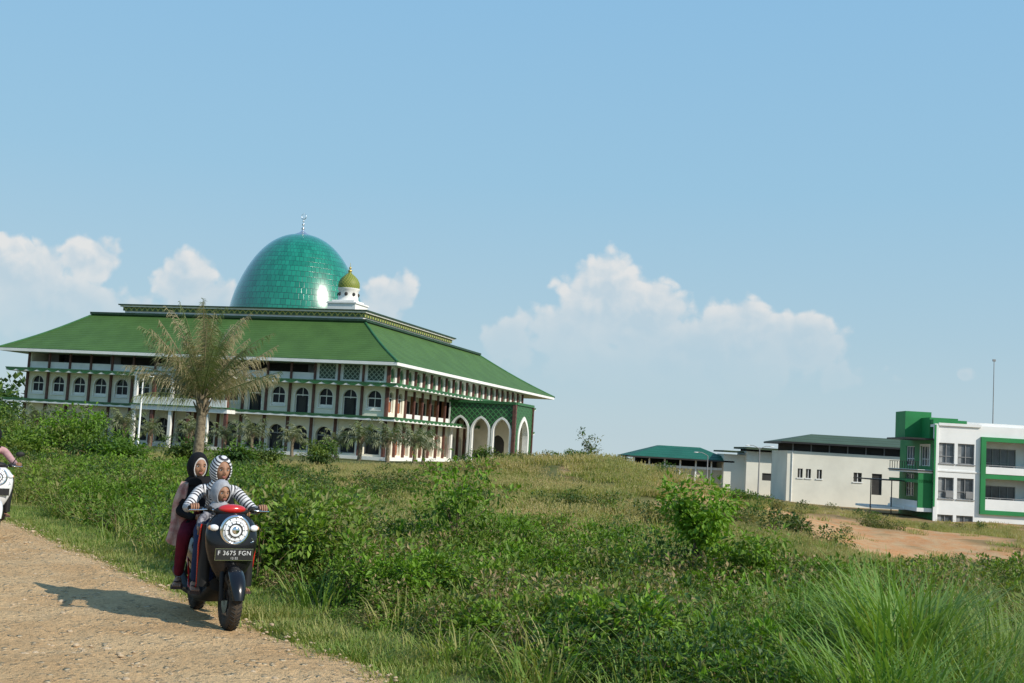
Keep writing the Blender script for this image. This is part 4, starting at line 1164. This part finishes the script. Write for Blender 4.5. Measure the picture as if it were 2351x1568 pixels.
hand(Pg,(.12,-.19,.86),1,(.16,-.27,.86),'right_hand'); hand(Pg,(-.10,-.19,.86),-1,(-.12,-.28,.86),'left_hand')
h2=head(Pg,(.12,-.45,1.315),.98,R(8),R(-2)); hood(h2,[blackc],1.0,(.090,.112,.128),(.70,.78),collar=CO); hood(h2,[whitec],.97,(.082,.106,.118),(.68,.70),name='under_scarf')
mb=MB([scarf,blackc])
rings=[]
for k in range(12):
    t=k/11; z=1.23-.28*t; rr=.085+.12*t**.7
    rings.append([(.08+rr*1.12*math.cos(a)*(1+.06*math.sin(5*a+k)),-.5+rr*.8*math.sin(a)*(1+.06*math.cos(4*a)),z+.03*math.sin(3*a)*t) for a in [2*math.pi*q/28 for q in range(28)]])
mb.loft(rings,1,False)
rings=[]
for k in range(26):
    t=k/25; z=1.17-.56*t; wd=.035+.05*math.sin(min(1,t*1.5)*math.pi/2)
    if k==25: wd*=.7
    rings.append([(.225+.05*t+.012*math.sin(t*7)+wd*math.cos(a),-.44+.01*math.sin(t*9)+.026*math.sin(a)*(1+.45*math.cos(6*a+t*2)),z+.012*math.cos(2*a)) for a in [2*math.pi*q/24 for q in range(24)]])
mb.loft(rings,0,True)
mb.obj('headscarf_drape',Pg)
Ch=empty('child',SC_LOC,SC_R)
astride('body',Ch,.04,.66,(0,.07,.90),(0,.10,1.0),sy(.06,.05,.62),sy(.08,.12,.46),sy(.07,.08,.32),
        sy(.095,.08,.95),{1:(.19,.12,.87),-1:(-.16,.17,.88)},{1:(.215,.215,.80),-1:(-.14,.28,.93)},[greyc,jeans,skinm,cloth('patterned_sleeve',(.3,.3,.33),(.05,.05,.08),.9,40)],0,1,3,.78)
hand(Ch,(.215,.29,.79),1,(.215,.2,.81),'right_hand'); hand(Ch,(-.14,.345,.955),-1,(-.14,.26,.93),'left_hand')
foot(Ch,(.07,.1,.275),0,'right_foot',sole); foot(Ch,(-.07,.1,.275),0,'left_foot',sole)
h3=head(Ch,(.03,.13,1.115),.86,R(14),R(-6)); hood(h3,[greyc],.88,(.092,.114,.124),(.72,.74),oz=-.12,collar=CO)
D2=empty('second_scooter_rider',L2,R(212))
astride('body',D2,-.2,.84,(0,-.17,1.08),(0,-.14,1.24),sy(.09,-.17,.82),sy(.19,.2,.72),sy(.18,.12,.33),
        sy(.165,-.15,1.18),sy(.30,.02,1.0),sy(.30,.21,.99),[pink,blackc,skinm],0,1)
hand(D2,(.295,.318,.99),1,(.30,.19,.985),'right_hand'); hand(D2,(-.295,.318,.99),-1,(-.30,.20,.985),'left_hand')
foot(D2,(.2,.12,.275),-.15,'right_foot',sole); foot(D2,(-.18,.14,.275),.15,'left_foot',sole)
h4=head(D2,(0,-.09,1.40),1.0,0,0); hood(h4,[blackc],1.0,collar=CO)

# ------------------------------------------------------------------ WORLD
w=bpy.data.worlds.new('World'); scene.world=w; w.use_nodes=True; nt=w.node_tree
bg=nt.nodes['Background']; 
EL=R(34)
SUN=Vector((.86*math.cos(EL),-.51*math.cos(EL),math.sin(EL))).normalized()
tc_=nt.nodes.new('ShaderNodeTexCoord').outputs['Generated']
sp_=nt.nodes.new('ShaderNodeSeparateXYZ'); nt.links.new(tc_,sp_.inputs[0])
zc=mth(nt,'MAXIMUM',sp_.outputs[2],.015)
cb=nt.nodes.new('ShaderNodeCombineXYZ'); nt.links.new(sp_.outputs[0],cb.inputs[0]); nt.links.new(sp_.outputs[1],cb.inputs[1]); nt.links.new(zc,cb.inputs[2])
sky=nt.nodes.new('ShaderNodeTexSky'); sky.sky_type='NISHITA'; sky.sun_disc=False; sky.sun_elevation=EL; sky.sun_rotation=math.atan2(.86,-.51)
nt.links.new(cb.outputs[0],sky.inputs[0])
ramp=nt.nodes.new('ShaderNodeValToRGB'); nt.links.new(sp_.outputs[2],ramp.inputs[0])
cr=ramp.color_ramp; cr.elements[0].position=0; cr.elements[0].color=(.53,.66,.72,1); cr.elements[1].position=1; cr.elements[1].color=(.15,.35,.68,1)
for p,c in ((.10,(.42,.61,.73,1)),(.22,(.33,.575,.765,1)),(.40,(.27,.53,.79,1))):
    el=cr.elements.new(p); el.color=c
rs_=mixrgb(nt,1.0,ramp.outputs[0],(10,10,10),'MULTIPLY')
base=mixrgb(nt,.9,sky.outputs[0],rs_)
yy=mth(nt,'MAXIMUM',sp_.outputs[1],.05)
cx=mth(nt,'DIVIDE',sp_.outputs[0],yy); cz_=mth(nt,'DIVIDE',sp_.outputs[2],yy)
cv=nt.nodes.new('ShaderNodeCombineXYZ'); nt.links.new(cx,cv.inputs[0]); nt.links.new(cz_,cv.inputs[1])
def vor(vec,sc):
    n=nt.nodes.new('ShaderNodeTexVoronoi'); n.feature='F1'; n.voronoi_dimensions='2D'; n.inputs['Scale'].default_value=sc
    nt.links.new(vec,n.inputs['Vector']); return n.outputs['Distance']
def vadd(v,off):
    n=nt.nodes.new('ShaderNodeVectorMath'); n.operation='ADD'; nt.links.new(v,n.inputs[0]); n.inputs[1].default_value=off; return n.outputs[0]
def nz2(v,sc,det):
    n=nt.nodes.new('ShaderNodeTexNoise'); n.noise_dimensions='2D'; n.inputs['Scale'].default_value=sc; n.inputs['Detail'].default_value=det; n.inputs['Roughness'].default_value=.6
    nt.links.new(v,n.inputs['Vector']); return n
def puff(v):
    wn=nz2(v,30,2); s1=nt.nodes.new('ShaderNodeVectorMath'); s1.operation='SCALE'; nt.links.new(wn.outputs['Color'],s1.inputs[0]); s1.inputs['Scale'].default_value=.022
    s2=nt.nodes.new('ShaderNodeVectorMath'); s2.operation='ADD'; nt.links.new(v,s2.inputs[0]); nt.links.new(s1.outputs[0],s2.inputs[1]); vv=s2.outputs[0]
    a=mth(nt,'MULTIPLY',mth(nt,'SUBTRACT',nz2(v,13,6).outputs[0],.5),1.15)
    b=mth(nt,'MULTIPLY',mth(nt,'SUBTRACT',.42,vor(vv,32)),.45)
    c=mth(nt,'MULTIPLY',mth(nt,'SUBTRACT',.42,vor(vv,78)),.24)
    return mth(nt,'ADD',a,mth(nt,'ADD',b,c))
pA=puff(cv.outputs[0]); pB=puff(vadd(cv.outputs[0],(.005,.008,0)))
def pix(px,py):
    du=px-1175.5; dv=784-py; u=(.9983*du-.0576*dv)/2700; v=(.0576*du+.9983*dv)/2700; d=.9961-.0887*v
    return u/d,(.0887+.9961*v)/d
blobs=[(1370,700,125,130,1),(1290,760,120,90,.9),(1480,760,130,110,1),(1600,810,170,65,1),(1700,775,100,95,1),(1840,800,100,80,1),(1560,850,380,70,.9),(1190,790,90,65,.7),(1930,865,70,45,.7),(2215,860,22,16,.5),
 (40,620,130,85,1.1),(215,600,90,70,1.1),(120,700,220,90,1.1),(420,650,80,80,1),(490,700,95,60,1),(885,690,80,60,.45),(300,740,260,65,.9)]
acc=None
for (px,py,rx,ry,st) in blobs:
    X,Z=pix(px,py)
    n=nt.nodes.new('ShaderNodeVectorMath'); n.operation='SUBTRACT'; nt.links.new(cv.outputs[0],n.inputs[0]); n.inputs[1].default_value=(X,Z,0)
    n2=nt.nodes.new('ShaderNodeVectorMath'); n2.operation='MULTIPLY'; nt.links.new(n.outputs[0],n2.inputs[0]); n2.inputs[1].default_value=(2700/rx,2700/ry,0)
    n3=nt.nodes.new('ShaderNodeVectorMath'); n3.operation='LENGTH'; nt.links.new(n2.outputs[0],n3.inputs[0])
    v=mth(nt,'MULTIPLY',mth(nt,'SUBTRACT',1.0,n3.outputs['Value']),st)
    acc=v if acc is None else mth(nt,'SMOOTH_MAX',acc,v,.2)
dens=mth(nt,'ADD',acc,mth(nt,'MULTIPLY',pA,1.0))
alpha=sstep(nt,dens,-.05,.24)
fade=sstep(nt,cz_,.04,.15)
alpha=mth(nt,'MULTIPLY',mth(nt,'MULTIPLY',alpha,fade),sstep(nt,sp_.outputs[1],.1,.3))
alpha=mth(nt,'MULTIPLY',alpha,.80)
lit=mth(nt,'MULTIPLY_ADD',mth(nt,'SUBTRACT',pA,pB),2.4,.40,True)
hz=sstep(nt,cz_,.09,.16)
edge=mth(nt,'SUBTRACT',1.0,sstep(nt,dens,.15,.8))
lit=mth(nt,'MULTIPLY',lit,mth(nt,'MULTIPLY_ADD',hz,.65,.35))
lit=mth(nt,'MULTIPLY_ADD',edge,.35,lit,True)
cc_=mixrgb(nt,lit,(5.5,6.5,7.2),(8.5,8.2,7.9))
fin=mixrgb(nt,alpha,base,cc_)
nt.links.new(fin,bg.inputs[0]); bg.inputs[1].default_value=.1

sl=bpy.data.lights.new('sun','SUN'); sl.energy=4.8; sl.angle=R(.5); sl.color=(1,.93,.82)
so=bpy.data.objects.new('sun',sl); COL.objects.link(so); so.rotation_euler=SUN.to_track_quat('Z','Y').to_euler(); so.location=(30,-20,40)

# ------------------------------------------------------------------ CAMERA
cd=bpy.data.cameras.new('camera'); cam=bpy.data.objects.new('camera',cd); COL.objects.link(cam)
cd.sensor_width=36; cd.lens=2700/2351*36; cd.clip_end=8000; cd.clip_start=.1
Mx=Matrix.Translation((0,0,1.7))@Matrix.Rotation(R(90+5.09),4,'X')@Matrix.Rotation(R(3.3),4,'Z')
cam.matrix_world=Mx; scene.camera=cam
scene.view_settings.view_transform='Standard'; scene.view_settings.look='None'; scene.view_settings.exposure=0
